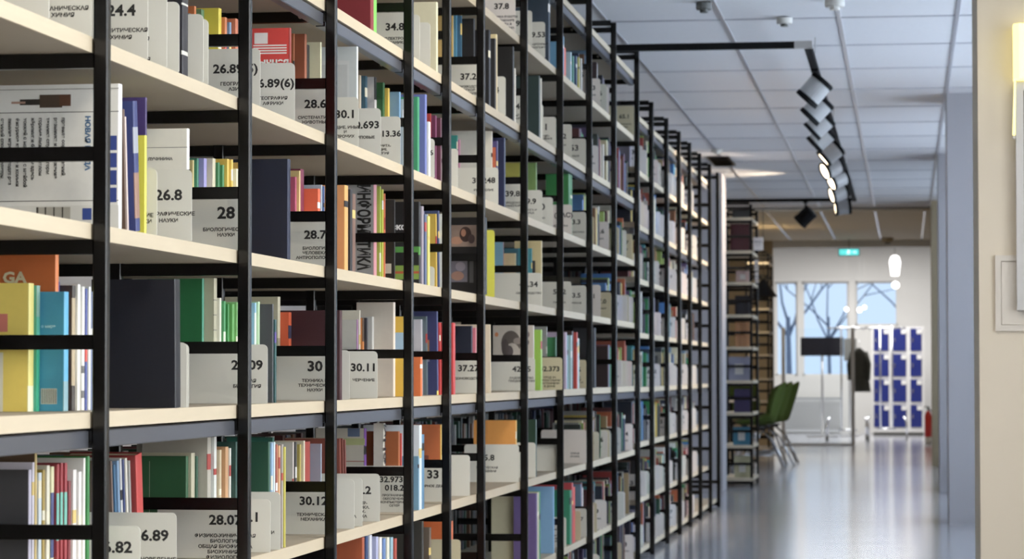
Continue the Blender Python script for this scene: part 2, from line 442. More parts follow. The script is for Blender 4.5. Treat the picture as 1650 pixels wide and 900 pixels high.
# colours of the books as they look
NAVY='15182c'; BLK='18181a'; DKG='26302c'; CRM='c8c0a0'; WHT='cfcdc6'; GRN='2f7a48'; DGR='1f4632'; TEAL='2f7f84'; BLU='3a6fa8'; LBL='86a9c4'; ORG='d9692c'; RED='b5322c'; MAR='4a2226'; YEL='d8b93a'; LIM='9dbb45'; TANC='b79a68'; BRN='6b4a32'; PUR='6a4a86'; LAV='a6a2c0'; GRY='8b8b88'; PNK='c9808c'; BRO='8a3f2a'
# ---- bay 0, before the first upright
D(2, 0, 76, '24.1', ['ОБЩАЯ', 'ХИМИЯ']); D(2, 0, 158, '24.2', ['ОРГАНИЧЕСКАЯ', 'ХИМИЯ'])
for (l) in (-2, 3, 1, 0, -1, 4):
    pass
# ---- bay 1
D(2, 1, 236, '24.4', ['АНАЛИТИЧЕСКАЯ', 'ХИМИЯ'], H=.145); D(2, 1, 267, '24.5', ['ФИЗИЧЕСКАЯ', '', '', 'КОЛЛОИДНАЯ', 'ХИМИЯ'], H=.145, dx=.075); D(2, 1, 287, '', ['', 'ТРУДЫ', 'Е'], H=.14, dx=.045)
R(2, 1, 295, [(302, -.20, '1c1c26', dict(bands=[(.2, .24, 'b8b8b0'), (.7, .72, 'b8b8b0')]))], ins=.0)
D(2, 1, 326, '', ['ДРУГИЕ', '', 'Я'], H=.14, dx=.075); D(2, 1, 334, '', [], H=.135)
R(1, 1, 186, [(196, 135, 'cfd0cc', dict(dep=.27, scol='e0e0de', name='atlas', label='large white picture atlas in first full bay, columns of sideways print on its cover',
   rects=[(.0, .0, 1, .16, 'c4c5c0'), (0, .805, 1, .81, '303030'), (0, .19, 1, .195, '404040'), (.94, .30, .985, .40, '2a3f86'), (.94, .42, .985, .52, '2a3f86'), (.94, .54, .985, .64, '2a3f86'), (.94, .18, .985, .28, '2a3f86'), (.745, .06, .81, .14, '24408a'),
          (.42, .05, .66, .15, '9c9a90'), (.42, .05, .435, .15, '44423c'), (.48, .05, .49, .15, '44423c'), (.54, .05, .55, .15, '44423c'), (.60, .05, .61, .15, '44423c'), (.30, .86, .48, .90, '33302c'), (.44, .84, .60, .93, '4a3c30'), (.58, .85, .66, .93, '5a3a28'), (.24, .87, .34, .885, 'a08070'), (.84, .82, .93, .985, 'a8713c'), (0, .965, 1, .97, '8a8a86')],
   txt=[('прыжки на лыжах, сноуборд', .02+.03*i, .78, .0075, '505050', PI/2) for i in (0, 1)] + [(t_, .06+.054*i, .77, .0085, '565656', PI/2) for i, t_ in enumerate(['На снегу и на льду катаются', 'беговые лыжи и ботинки', 'санный спорт, скелетон', 'зимние игры проходят раз', 'фигурное катание и коньки', 'хоккей с мячом и с шайбой', 'кёрлинг и биатлон здесь', 'горные лыжи и слалом', 'техника спуска с горы', 'разминка и снаряжение', 'правила соревнований'])] + [('НОВАЯ МОДА', .765, .78, .013, '2c5c86', PI/2)]))], lean=0)
R(1, 1, 200, [(205, 178, '5a4438'), (214, 190, 'c8b8b0', dict(th=.006)), (226, 165, '28356e', dict(ins=.006, rects=[(.55, .12, .82, .5, '7a5444'), (.45, .62, .9, .9, '3c4a7a')], bands=[(.1, .45, '8a6858'), (.6, .8, '8c92a0')]))], lean=.10)
R(1, 1, 229, [(236, 157, 'c6c026', dict(bands=[(.72, 1, '3a2a60')], scol='c6c026', rects=[(0, .72, 1, 1, '3a2a60')]))])
D(1, 1, 252, '', ['', 'ДРУГИЕ', 'НАУКИ'], dx=.03)
D(1, 1, 308, '26.8', ['ГЕОГРАФИЧЕСКИЕ', 'НАУКИ'], H=.145, dx=.048)
R(1, 1, 296, [(305, 207, 'c6c5bc', dict(dep=.16, scol='d8d8d0', bands=[], rects=[(.0, .83, 1, .835, '606060'), (.0, .49, .86, .495, '404040'), (.18, .9, .26, .96, '6c7c68')], txt=[('А. ЛУЧИНИНА', .42, .72, .008, '505050', 0), ('ЗАНИМАТЕЛЬНАЯ', .0, .58, .0165, '505050', 0), ('БИОЛОГИЯ', .22, .51, .0165, '505050', 0), ('для школьников', .45, .38, .007, '404040', 0), ('НАРОДНОЕ ОБРАЗОВАНИЕ', .3, .34, .007, '404040', 0)]))])

# middle beam shelf, bay 1
R(0, 1, 41, [(55, 456, 'd6bf4c', dict(dep=.2, scol='d8c96a', rects=[(.0, .0, .18, .0, '000000'), (.44, .0, .76, .46, 'ccc8b4'), (.5, .62, .8, .76, 'c06a5a')], bands=[(.0, .2, 'e8e0b0')])), (65, 460, '3c9c84', dict(bands=[(0, .5, '1d9a78'), (.75, 1, '6f9a8c')])),
             (111, 470, '2a86a8', dict(ins=.092, dep=.2, scol='48a4cc', rects=[(.78, .06, .93, .19, 'b8b8b0')]+[(.79+.018*i, .065, .797+.018*i, .185, '303030') for i in range(8)], bands=[(0, .25, '7aa4b0')], txt=[('Всё о мире', .7, .7, .007, '9cc8d8', 0)])),
             (106, 410, 'c9651c', dict(ins=.10, th=.02, dep=.2, scol='d07020', bands=[], txt=[('GA', .50, .82, .028, 'e0c8a0', 0)])),
             (113, 454, '4a4a94', dict(ins=.105, th=.02)), (122, 460, '3a3430', dict(bands=[(.2, .9, 'a89878')])), (130, 458, 'd0cfc6', dict(bands=[])), (137, 462, 'c8c8c4', dict(bands=[(.1, .16, '606060'), (.3, .36, '606060'), (.5, .55, '606060')])), (141, 465, '38488c', dict(bands=[(.4, .6, 'c03c30')])), (147, 462, 'c0c4c0'), (151, 470, '7a88b0')])
R(0, 1, 283, [(292, 450, '14161f', dict(dep=.17, scol='15171f', ins=-.0, th=.042, bands=[], label='large black-blue hardcover standing alone in front, middle beam shelf, first full bay'))], ins=.0, lean=.03)
D(0, 1, 301, '', [], H=.13); D(0, 1, 304, '', [], H=.128)
# first shelf below the beam, bay 1
R(-1, 1, 46, [(52, 757, '3c3c40', dict(dep=.2, scol='b8b4c8', bands=[])), (57, 745, 'c0bcc8'), (61, 728, '5a4430', dict(scol='c0a868', dep=.2)), (69, 762, 'b8c4cc'), (74, 757, 'a08838'), (82, 750, 'd0ccb8'), (89, 752, 'ccc89c', dict(bands=[(.3, .8, '3c4878')]))])
R(-1, 1, 92, [(97, 748, '9a3038', dict(bands=[(.42, .78, '6cb4a4')])), (103, 746, '9a3038', dict(bands=[(.42, .78, '6cb4a4')])), (110, 746, '9a3038', dict(bands=[(.42, .78, '6cb4a4')])), (116, 775, '7c2830'), (125, 757, 'd0ccc8'), (133, 760, 'cfcbc8'), (139, 738, 'd0cfc8'), (146, 735, '2c7c3c')])
D(-1, 1, 227, '26.82', ['', 'ПОЧВОВЕДЕНИЯ'], H=.118, m_=PLATE); D(-1, 1, 285, '26.89', ['', 'СТРАНОВЕДЕНИЕ'], H=.13)
R(-1, 1, 184, [(188, 742, '6a5850'), (193, 748, '2c5c80', dict(bands=[(0, .35, 'b05a30')])), (199, 742, '6888a8'), (203, 738, 'b8b8b8'), (207, 740, '28386a'), (212, 738, 'c0bcb0', dict(bands=[(.1, .5, '7a7a72')])), (217, 742, '8a8a88')], lean=.12)
R(-1, 1, 226, [(247, 733, '8a2626', dict(scol='b53430', bands=[], th=.045, dep=.15))], lean=.12)

# ---- bay 2
D(1, 2, 401, '28', ['БИОЛОГИЧЕСКИЕ', 'НАУКИ'])
D(-1, 2, 401, '28.07', ['ФИЗИКО-ХИМИЧЕСКАЯ', 'БИОЛОГИЯ.', 'ОБЩАЯ БИОФИЗИКА', 'БИОХИМИЯ И', 'ФИЗИОЛОГИЯ.', 'ИММУНОЛОГИЯ'])
D(2, 2, 418, '26.89(5)', ['ГЕОГРАФИЯ', 'АЗИИ'], dx=.056)
R(2, 2, 297, [(307, 22, '3f6f80'), (315, 10, 'c06a30'), (328, 15, '4f7858'), (356, 13, 'c8b828', dict(rects=[(.1, .1, .85, .75, '2c3c60')])), (365, 28, 'b86a38'), (372, 36, '6080a0'), (383, 30, 'b0603c'), (388, 33, '586c90')])

D(2, 2, 474, '26.89(6)', ['ГЕОГРАФИЯ', 'АФРИКИ'], H=.135)
R(2, 2, 461, [(469, 45, 'c83028', dict(dep=.135, scol='8a2420', bands=[], rects=[(.34, .72+.028*i, .94, .735+.028*i, 'd8d0cc') for i in range(4)]+[(.36, .83, .6, .95, 'd8d0cc')], txt=[('обычная', .22, .60, .022, 'e0d8d0', 0)], label='bright red paperback with wavy white flag and white title, second full bay'))])
R(1, 2, 308, [(312, 258, 'c8b878'), (320, 255, '2f7a60'), (333, 255, '8c88c0'), (347, 255, 'b8b498'), (354, 262, '2c7448'), (361, 266, '3f8050'), (369, 256, 'c8a838'), (375, 257, 'd0b040'), (384, 272, 'c8c4a4'), (388, 262, 'b09040')])
R(1, 2, 455, [(468, 256, '131a2e', dict(dep=.17, scol='1b2540', bands=[], ins=.01, label='large navy hardcover turned flat to the viewer, first shelf above middle beam, second full bay'))], ins=.01)
D(0, 2, 431, '28.09', ['ОБЩАЯ', 'БИОЛОГИЯ'], dx=.047, H=.133)
R(0, 2, 322, [(329, 449, '1f6a3c', dict(dep=.13, scol='4a9a80', rects=[(.3, .24, .75, .26, 'a8a048'), (.5, .5, .56, .53, 'c0b858')], bands=[])), (350, 448, 'a8a48a', dict(bands=[(.1+.12*i, .11+.12*i, '7a7868') for i in range(7)])), (357, 480, 'c8c8b8'), (364, 485, '3c8c54', dict(bands=[(.2, .7, 'c0d0b8')])), (370, 490, '2f7f3c'), (378, 490, '5a9a4c'), (384, 487, '70a860'), (391, 488, 'b8c8a0')])
R(0, 2, 408, [(413, 488, '7aa8c8', dict(bands=[(.5, .9, 'c8d8d8')])), (419, 486, 'a8c8a0', dict(bands=[(.2, .4, '3f90b8')]))])
R(0, 2, 436, [(441, 490, '3c3e44'), (446, 515, '1f4a4c', dict(bands=[(.72, .85, '4c3c88')], ins=.006))])
R(-1, 2, 232, [(296, 735, '2a5a38', dict(dep=.12, ins=.14, th=.02, bands=[], rects=[(.3, .35, .31, .95, '9aa890'), (.05, .52, .9, .53, '9aa890')], label='green chalkboard pattern book with drawn circle and axes, second full bay'))])
R(-1, 2, 300, [(315, 730, 'b4ae94'), (320, 735, '38604c'), (341, 703, 'a8a498', dict(dep=.15)), (350, 703, 'c8ccc8'), (358, 725, 'b8a888'), (369, 720, 'b88c60'), (373, 722, 'c8c8c0'), (385, 712, '1f4640')])
D(-1, 2, 434, '28.1', ['', 'Я'], H=.12); D(-1, 2, 452, '28.8', ['', 'ЭКОЛОГИЯ И', 'СРЕДА.'], H=.132)
R(-1, 2, 428, [(436, 712, '1f4a38', dict(dep=.13)), (440, 714, '80a4c4'), (444, 712, 'b0c4d0'), (448, 716, '98503c'), (452, 718, 'c89c70'), (457, 716, '908c88'), (461, 720, 'b0a838')])
# ---- bay 3
D(2, 3, 540, '28.6', ['СИСТЕМАТИКА', 'ЖИВОТНЫХ'])
D(1, 3, 540, '28.7', ['БИОЛОГИЯ', 'ЧЕЛОВЕКА.', 'АНТРОПОЛОГИЯ'])
D(0, 3, 540, '30', ['ТЕХНИКА И', 'ТЕХНИЧЕСКИЕ', 'НАУКИ'])
D(-1, 3, 538, '30.12', ['ТЕХНИЧЕСКАЯ', 'МЕХАНИКА'])
R(2, 3, 470, [(474, 47, 'a05a30'), (494, 48, '8a4a2c', dict(dep=.12)), (488, 72, '1c1c20', dict(th=.03)), (518, 68, 'b8b898', dict(dep=.13, ins=.04))])
R(3, 3, 594, [(602, -.22, '7c2028', dict(dep=.14)), (607, -.2, '6cb848', dict(dep=.15))])

D(2, 3, 577, '30.1', ['ОБЩИЕ, ИНЫЕ.', 'И', 'ПРОЧИХ'], H=.13, dx=.035)
R(2, 3, 567, [(573, 75, 'aeb6b8', dict(dep=.15, scol='c4d0d4', th=.016, ins=.003, rects=[(.1, .1, .86, .86, 'b6babb'), (.14, .14, .82, .82, 'a9adae')], name='folder', bands=[], label='tall pale blue-white folder in front, second shelf above middle beam, third full bay'))], ins=.003)
D(2, 3, 613, '30.693', ['ТИПОВЫЕ'], H=.13, dx=.045); D(2, 3, 645, '32.813.36', ['ВЫЧИТА-', 'ЩИЕ.', 'ЛОГИЯ'], H=.135, dx=.05, sc=.85)
R(1, 3, 470, [(478, 285, 'b04868', dict(dep=.12)), (484, 275, 'c8b070'), (504, 272, '7a2848', dict(th=.04)), (516, 304, 'd4562c'), (519, 298, '98a8b8'), (523, 300, '38588c')])

R(1, 3, 555, [(561, 298, 'c08448', dict(dep=.15, scol='c89a50', ins=.004)), (568, 305, '28282c'), (573, 312, '6c5044')], ins=.004)
R(0, 3, 440, [(452, 478, 'b8b498', dict(bands=[(.3, .6, '88846c')])), (470, 503, 'c8501f', dict(dep=.1, scol='c8501f', bands=[(.7, .85, '303048')])), (553, 500, '3c1c22', dict(ins=.0, dep=.20, th=.03, bands=[], label='very dark maroon hardcover turned flat to the viewer, middle beam shelf, third full bay'))])

D(0, 3, 563, '', [], H=.128); D(0, 3, 608, '30.11', ['ЧЕРЧЕНИЕ'], dx=.038)
R(-1, 3, 440, [(470, 705, '256458', dict(th=.02, dep=.12)), (474, 712, 'c8c4bc', dict(bands=[(.1, .6, 'a04030')])), (479, 712, '505050'), (486, 716, 'a89848'), (492, 710, 'c8c0a8'), (514, 712, 'a03c30', dict(th=.06, bands=[(.2, .22, '601818')])), (519, 715, '7c8898')])

D(-1, 3, 571, '', ['', 'ОБЩЕЕ'], H=.128, dx=.085); D(-1, 3, 584, '', ['', '', 'А'], H=.128, dx=.02); D(-1, 3, 612, '31.2', ['ЭНЕР-', 'ГЕТИКА.', 'ТЕХ-', 'НИКА'], H=.13)
R(-1, 3, 548, [(552, 706, '7a3c30', dict(bands=[])), (556, 706, '6a3428', dict(bands=[])), (560, 708, '743830', dict(bands=[]))], ins=.0, lean=.10)
R(-2, 3, 570, [(588, 820, '9c4a24', dict(dep=.12)), (594, 812, '28406c'), (600, 800, 'b8bcc8')])
R(-2, 3, 604, [(610, 870-5, '9aa0c4'), (616, 866, 'd0ccc8'), (622, 868, '5c7cb0'), (628, 866, 'c8c8b8'), (634, 866, '84a8b8'), (640, 868, 'a8483c')])
# ---- bay 4
D(3, 4, 664, '34.8', ['ЭЛЕКТРО-', 'МЕХАНИКА'])
D(-1, 4, 664, ['32.973.2', '018.2'], ['ПРОГРАММНОЕ', 'ОБЕСПЕЧЕНИЕ', 'КОМПЬЮТЕРНЫХ', 'СЕТЕЙ'], sc=.8, H=.135)
R(3, 4, 600, [(606, 25, '24382c'), (612, 20, '2c5038'), (628, 30, 'c0bc9c')])
D(3, 4, 676, '', [], H=.135); D(3, 4, 693, '', ['', ''], H=.135)
R(3, 4, 697, [(706, 3, 'c0bca0', dict(dep=.14))])
R(2, 4, 574, [(582, 104, 'c8b8a0'), (592, 110, '2c5468'), (607, 120, 'b8b4b4', dict(bands=[(0, .45, 'a03438'), (.75, 1, '282830')])), (620, 133, '2c5c34'), (628, 142, 'c8a838'), (646, 148, '5c84a8', dict(dep=.1)), (652, 160, '98a0a0')])
R(2, 4, 671, [(676, 156, '2f8a60', dict(dep=.11)), (688, 152, '5c68a8', dict(dep=.1, rects=[(.1, .1, .7, .8, 'b4b868')])), (694, 196, 'c8ccd0')], ins=.004)
D(2, 4, 700, '32.973.26', [], H=.12, sc=.8)
R(1, 4, 603, [(609, 295, '8e8e8e', dict(dep=.17, scol='c88a98', th=.04, name='textbook', bands=[], txt=[('ИНФОРМАТИКА', .715, .985, .0295, '1c1c1c', PI/2, 2.1)], label='grey computing textbook with huge black sideways title, third full bay, first shelf above middle beam')), (614, 300, '90a838', dict(bands=[(.1, .3, 'c8c8b8')])), (618, 305, 'b4b840'), (621, 312, 'c8643c')])
R(1, 4, 633, [(637, 322, '1a1a1c', dict(dep=.1, rects=[(.3, .2, .5, .6, '686c28'), (.6, .1, .9, .22, 'b0b0a8')]))])
R(1, 4, 671, [(678, 325, '1c1c1e', dict(dep=.14, scol='1c1c1e', bands=[(.35, .45, '4a8c3c')], rects=[(0, .38, 1, .45, '4a8c3c'), (0, .05, 1, .22, '7a9a3c'), (0, .12, 1, .15, 'b05028')], txt=[('Русское', .06, .66, .024, 'd8d8d8', 0), ('слово', .2, .57, .014, 'd8d8d8', 0)], label='black paperback with white title and green bands behind upright, fourth full bay')), (683, 332, '8c8490', dict(ins=.01)), (688, 345, '4c5c80'), (693, 348, 'c8c060')])
D(1, 4, 700, '', [], H=.06)
R(0, 4, 573, [(577, 515, 'b8b8b0', dict(dep=.14, scol='9a689c', rects=[(.1, .3, .3, .5, '8a8a80')])), (581, 500, 'c8c4b4'), (587, 512, 'c87c38', dict(bands=[(.7, 1, '5c4838')])), (593, 512, '404048'), (603, 510, 'b8b8b4', dict(bands=[(.1, .15, '88a0a8')]))])
R(0, 4, 612, [(622, 487, 'c0b8ac', dict(dep=.11, scol='c8beb0', ins=.05, th=.03, bands=[])), (626, 500, 'c06c5c', dict(bands=[(.3, .5, 'd0ccc0')])), (630, 505, 'c8a0a0')])
R(0, 4, 650, [(657, 510, 'c8a828', dict(dep=.10, scol='c8a828', rects=[(0, .55, 1, .8, '8ab0c8'), (0, 0, 1, .5, 'd0ac28')])), (664, 515, 'a05040')])
R(0, 4, 672, [(681, 575, 'd06a28', dict(dep=.1))], ins=.0)
R(-1, 4, 588, [(605, 690, 'b8b4a8', dict(dep=.15, scol='6a3c8c', rects=[(0, .8, 1, .88, 'a8b078'), (0, .6, 1, .61, '905040'), (.2, .35, .8, .4, 'c07060'), (.2, .28, .8, .33, 'c07060'), (.66, .9, .9, 1, '5a6c8c')], th=.03)),
              (624, 682, 'c8c4b8', dict(dep=.03, th=.03, ins=.09, scol='bcb8ac', rects=[], vtext=('ИНФОРМ', .05, '303038'), bands=[], label='white computing textbook with black sideways title on spine, fourth full bay')), (645, 695, '9c5424', dict(dep=.1, ins=.06)), (648, 698, 'b03028')])

R(-1, 4, 672, [(676, 735, '5c8ca8', dict(ins=.0)), (680, 685, 'c0ccd4'), (684, 700, '4c7ca0')])
R(-2, 4, 676, [(683, 840, '30302c'), (695, 850, '5c5044')])
# ---- bay 5
D(-1, 5, 724, '33', ['ГОРНОЕ ДЕЛО'])

R(2, 5, 690, [(695, 183, 'b03430', dict(dep=.1)), (704, 186, '7c3c64', dict(dep=.06)), (712, 190, '5c3044')])
D(2, 5, 738, '37.2', [], H=.125)
R(1, 5, 672, [(680, 402, 'd0562a', dict(dep=.1, ins=.03)), (684, 340, '80789c'), (690, 345, 'a0b4bc')])
R(1, 5, 700, [(705, 345, 'c8a838'), (709, 340, '3c4c7c'), (715, 345, 'c8ccc4')], lean=.06)
R(0, 5, 672, [(682, 515, 'c0c0c8', dict(dep=.06)), (690, 510, '5c6c74')], lean=.05)
R(0, 5, 700, [(707, 502, '343c6c', dict(dep=.10, scol='3c4678', rects=[(.4, .5, .75, .66, 'b07848'), (.4, .4, .75, .48, '8c88a0'), (.45, .2, .7, .3, '1c1c28')], bands=[(0, .05, 'd0c860')], label='navy technical book with orange title block, leaning, fifth full bay')), (711, 520, 'b52c2c', dict(dep=.08))], lean=.05)
R(0, 5, 728, [(734, 520, 'b83030', dict(dep=.1))])
R(-1, 5, 672, [(678, 690, '4c80a0')])
R(-1, 5, 706, [(712, 684, 'b8602c', dict(dep=.1, scol='c8a03c', rects=[(0, 0, 1, .4, 'c08030'), (.3, .2, .6, .6, '7c3c28')]))])
D(-1, 5, 757, '', ['', ''], H=.135)
R(-1, 5, 768, [(776, 688, 'b4b0b8', dict(dep=.12, rects=[(.1+.11*i, .0, .105+.11*i, .6, '88848c') for i in range(7)]))])
D(-2, 5, 742, '', [], H=.20, wd=.16, m_=PLATEY, label='tall cream blank folder sheet, second shelf below middle beam, fifth full bay')
R(-2, 5, 735, [(760, 840, 'c8601f', dict(dep=.09, ins=.03, th=.04)), (770, 835, '30342c', dict(dep=.14))])
# ---- bay 6
D(3, 6, 779, '37.2', ['ПРОИЗВОДСТВО', 'ЛЕГКОЙ', 'ПРОМЫШЛЕН-', 'НОСТИ'])
R(3, 6, 726, [(731, 18, 'c8a860', dict(dep=.1)), (737, 16, '3c7ca0'), (745, 17, '2f5a74'), (766, 30, '151517', dict(dep=.12))])
D(0, 6, 779, '37.27', ['ДОМОВОДСТВО'], H=.13)
D(4, 6, 831, '37.8', ['МЕТОДИКА РАБОТЫ', 'ПРЕПОДАВАНИЕ', 'ПРЕДМЕТА В', 'ШКОЛЕ И ДОМА', 'УЧЕБНИК'], m_=PLATE2, H=.15)
R(4, 6, 834, [(838, -.2, '2c6c48')])
R(3, 6, 786, [(791, 48, '18181c'), (800, 62, '232428', dict(dep=.14)), (803, 55, 'c8b888', dict(dep=.14, th=.03))])
D(3, 6, 815, '39.4', ['', 'СУДНО'], H=.14, wd=.12)
R(3, 6, 822, [(829, 75, '161618', dict(dep=.15)), (832, 110, 'c0bcb0')])

D(2, 6, 803, '37.248', ['РУКОДЕЛИЕ'], H=.13)
R(2, 6, 732, [(738, 218, '2f9088', dict(dep=.1, ins=.03)), (742, 225, 'b87898')])
R(2, 6, 765, [(775, 195, 'b4b4ac', dict(dep=.14, rects=[(.1, .8, .5, .84, '808078'), (.1, .7, .4, .72, '808078')]))])
R(2, 6, 788, [(794, 200, 'c0bcb0'), (803, 227, '3c3468', dict(dep=.1, rects=[(.3, .2, .95, .9, 'a8502c'), (.5, .3, .7, .6, 'c8a03c')]))])
R(2, 6, 808, [(815, 222, '1c2244', dict(dep=.1))])

R(1, 6, 768, [(785, 350, '1b1a1c', dict(dep=.17, ins=-.022, scol='161616', bands=[], rects=[(.30, .62, .82, .90, '8a7468'), ('e', .42, .70, .13, .05, 'a87c64'), ('e', .60, .78, .12, .10, '3c2824'), ('e', .56, .80, .05, .05, 'a07058'), ('e', .72, .72, .07, .06, '4c3a38'), (.30, .16, .64, .46, '6c6874'), ('e', .44, .24, .13, .06, 'a07868'), ('e', .5, .36, .1, .06, '8c8490'), (.68, .15, .76, .46, '505050')], th=.04, label='black art book with dark painting on its cover, sixth full bay, first shelf above middle beam'))])
D(1, 6, 797, '', [], H=.235, wd=.10, m_=mat('lime_card', hexc('b8b84c', 1.4), .5, noise=.04), label='tall yellow-green card edge beside black art book, sixth full bay')
R(0, 6, 728, [(762, 525, '1c2234', dict(dep=.1)), (768, 528, 'b86070')])

R(0, 6, 791, [(794, 523, 'c8bca4', dict(th=.008, ins=.0, dep=.14, bands=[]))], ins=.0, lean=.06)
D(-1, 6, 836, '35.8', ['ХИМИЧЕСКАЯ', 'И ПИЩЕВАЯ'], dx=.12, H=.14)
R(-1, 6, 826, [(833, 677, 'd08c34', dict(dep=.16, scol='d8a85c', rects=[(0, .45, 1, .46, 'b87428'), (.3, .46, .31, 1, 'b87428')]))])
R(-2, 6, 834, [(838, 815, '4c262a', dict(dep=.16, rects=[], txt=[('Наш', .55, .5, .022, 'c0a8a0', -PI/2.6), ('дом', .68, .62, .024, 'c0a8a0', -PI/2.6), ('песней', .78, .6, .024, 'c0a8a0', -PI/2.6)], label='dark maroon cover with slanting pale title, sixth full bay, second shelf below middle beam'))])
R(-2, 6, 808, [(813, 807, 'a8a03c', dict(dep=.08))])
# ---- bay 7
D(3, 7, 848, '39.4', ['ВОДНЫЙ', 'ТРАНСПОРТ'])
D(2, 7, 848, '39.8', ['ГОРОДСКОЙ', 'ТРАНСПОРТ'])
D(4, 7, 858, '39.9', ['', 'ТРАНСПОРТ'], H=.14)
D(4, 7, 879, '39.53', ['АВИАЦИОННЫЙ', 'ТРАНСПОРТ'], H=.145, dx=.035)
R(4, 7, 885, [(893, -.27, '2c3c4c', dict(dep=.15, th=.05)), (897, -.26, 'b0a050', dict(dep=.05))])
R(3, 7, 862, [(871, 122, '1f3434', dict(dep=.1)), (874, 126, 'b8b4a4')])
D(3, 7, 873, '39.5', ['', 'Т'], H=.14, dx=.1); D(3, 7, 919, '51', ['ЗДРАВО-', 'ОХРАНЕНИЕ'])
D(2, 7, 874, '39.9', ['ДОРОГА И', 'УЛИЦА']); D(2, 7, 891, '40', ['', 'ПОЧВА'], H=.12)
R(2, 7, 834, [(838, 225, 'a8a444', dict(dep=.1, rects=[(0, 0, 1, .35, 'a8b068')])), (866, 262, '6c8c4c', dict(dep=.1))])
R(2, 7, 893, [(899, 268, '1f5a2c', dict(dep=.16, bands=[], label='big plain green ring binder side, seventh full bay, second shelf above middle beam', name='ring_binder'))])
D(1, 7, 873, '42.34', ['ОВОЩЕВОДСТВО'], H=.13)
R(1, 7, 806, [(812, 390, 'b86878', dict(dep=.06, rects=[(0, 0, 1, 1, '70a0b8')])), (832, 408, 'b8a880', dict(dep=.1)), (836, 400, '2c5c6c', dict(dep=.06))])
R(1, 7, 853, [(858, 400, '2f7c88', dict(dep=.06)), (863, 420, '1c1c20')])
R(1, 7, 868, [(874, 388, 'b4a678', dict(dep=.11, scol='c0b488'))])
D(0, 7, 862, '42.35', ['САДОВОДСТВО.', 'ПЛОДОВОДСТВО'])
R(0, 7, 855, [(861, 524, 'b8b0a4', dict(dep=.16, bands=[], rects=[('e', .09, .86, .045, .035, 'c07848'), ('e', .44, .72, .24, .20, '5a524c'), ('e', .47, .54, .21, .19, 'aca59c'), ('e', .40, .60, .10, .09, '50484a'), ('e', .30, .66, .09, .13, '4a4240'), ('e', .60, .76, .10, .05, '8a8078'), ('e', .74, .80, .07, .07, '5c504c'), ('e', .82, .74, .07, .05, '5c504c'), ('e', .84, .86, .06, .05, '6a5c58'), ('e', .52, .50, .03, .04, '8a8078'), ('e', .50, .50, .018, .028, 'b8b0a6')], label='cream book with drawn dark-haired child on cover, seventh full bay, middle beam shelf')), ])
R(0, 7, 872, [(881, 531, '8cb83c', dict(dep=.10, th=.04))])
D(0, 7, 906, '42.373', ['УХОД ЗА', 'КОМНАТНЫМИ', 'РАСТЕНИЯМИ', 'В ДОМЕ'], ins=-.036, m_=PLATEY, H=.132)
D(-1, 7, 863, '', ['', 'И'], H=.135)
R(-1, 7, 858, [(865, 676, '1d3a2a', dict(dep=.16))])
R(-1, 7, 890, [(898, 672, 'b8b090', dict(dep=.12, rects=[(0, .85, 1, 1, 'c8b828')]))])
R(-2, 7, 864, [(867, 795, '5c4c80', dict(th=.03, dep=.09)), (870, 793, 'b8b498', dict(th=.05)), (874, 792, '3c8c5c', dict(th=.04)), (893, 784, '6c98c0', dict(dep=.13))])
# ---- bay 8
R(4, 8, 908, [(913, 58, '5c94b8', dict(th=.04, dep=.1)), (918, 76, 'd8542c', dict(th=.06)), (922, 84, '98b8c8'), (926, 90, '3c7c6c'), (931, 90, '3c5478'), (935, 92, 'a8a450'), (939, 94, 'b0b0b0')])
R(3, 8, 900, [(905, 190, '2c6c4c')]); D(3, 8, 922, '51.2', ['ГИГИЕНА'], H=.145); D(3, 8, 954, '53', ['ОБЩАЯ'])
D(2, 8, 922, '51(РАС)', ['', 'МЕДИЦИНА'], H=.13, m_=PLATE2)
R(2, 8, 917, [(922, 267, '27763c', dict(dep=.1, th=.07)), (928, 270, '1f6a34', dict(dep=.1, th=.06))])
D(2, 8, 953, '53.3', ['', 'ДИАГНОСТИКА'])
D(1, 8, 921, '51.2', ['', 'ГИГИЕНА']); D(1, 8, 953, '53.5', ['ЛЕЧЕБНАЯ'])
R(1, 8, 880, [(884, 408, 'b8b490', dict(th=.04)), (888, 405, 'c03c34', dict(th=.05, bands=[(.3, .55, 'd0b030')])), (893, 414, '5c3c34')])
R(1, 8, 926, [(931, 422, '8c9cac', dict(dep=.09, rects=[(.3, .1, .7, .9, 'b8c4cc')])), (943, 440, 'd0a820', dict(dep=.07, th=.07))])
R(0, 8, 877, [(882, 526, '8a8a88', dict(dep=.07)), (897, 543, '2f8050', dict(dep=.08))])
R(0, 8, 912, [(916, 535, 'a898b0', dict(th=.04)), (919, 540, '5c8c90', dict(th=.05)), (922, 540, '98b4b8'), (928, 533, '301818', dict(th=.05)), (931, 535, 'b83c34'), (942, 545, 'a8b8b8', dict(dep=.07, th=.06))])
D(0, 8, 952, '53.5', ['МЕТОДЫ', 'ЛЕЧЕНИЯ', 'БОЛЕЗНЕЙ И', 'УХОДА'], m_=PLATEY)
D(-1, 8, 885, '', []); D(-1, 8, 902, '52.6', ['ВИРУСЫ', 'И ГРИБЫ', 'БОЛЕЗНИ'], H=.115)
D(-1, 8, 947, '', ['', 'СПРАВ', 'ОЧНИК'], H=.15, m_=PLATE2)
D(-2, 8, 912, '52.8', ['ПАРАЗИТО-', 'ЛОГИЯ И', 'БОЛЕЗНИ'])
R(-2, 8, 918, [(922, 790, '1f7c5c', dict(th=.08, dep=.1)), (928, 778, 'a8343c', dict(th=.05)), (935, 785, 'c83c28', dict(th=.09, dep=.1))])
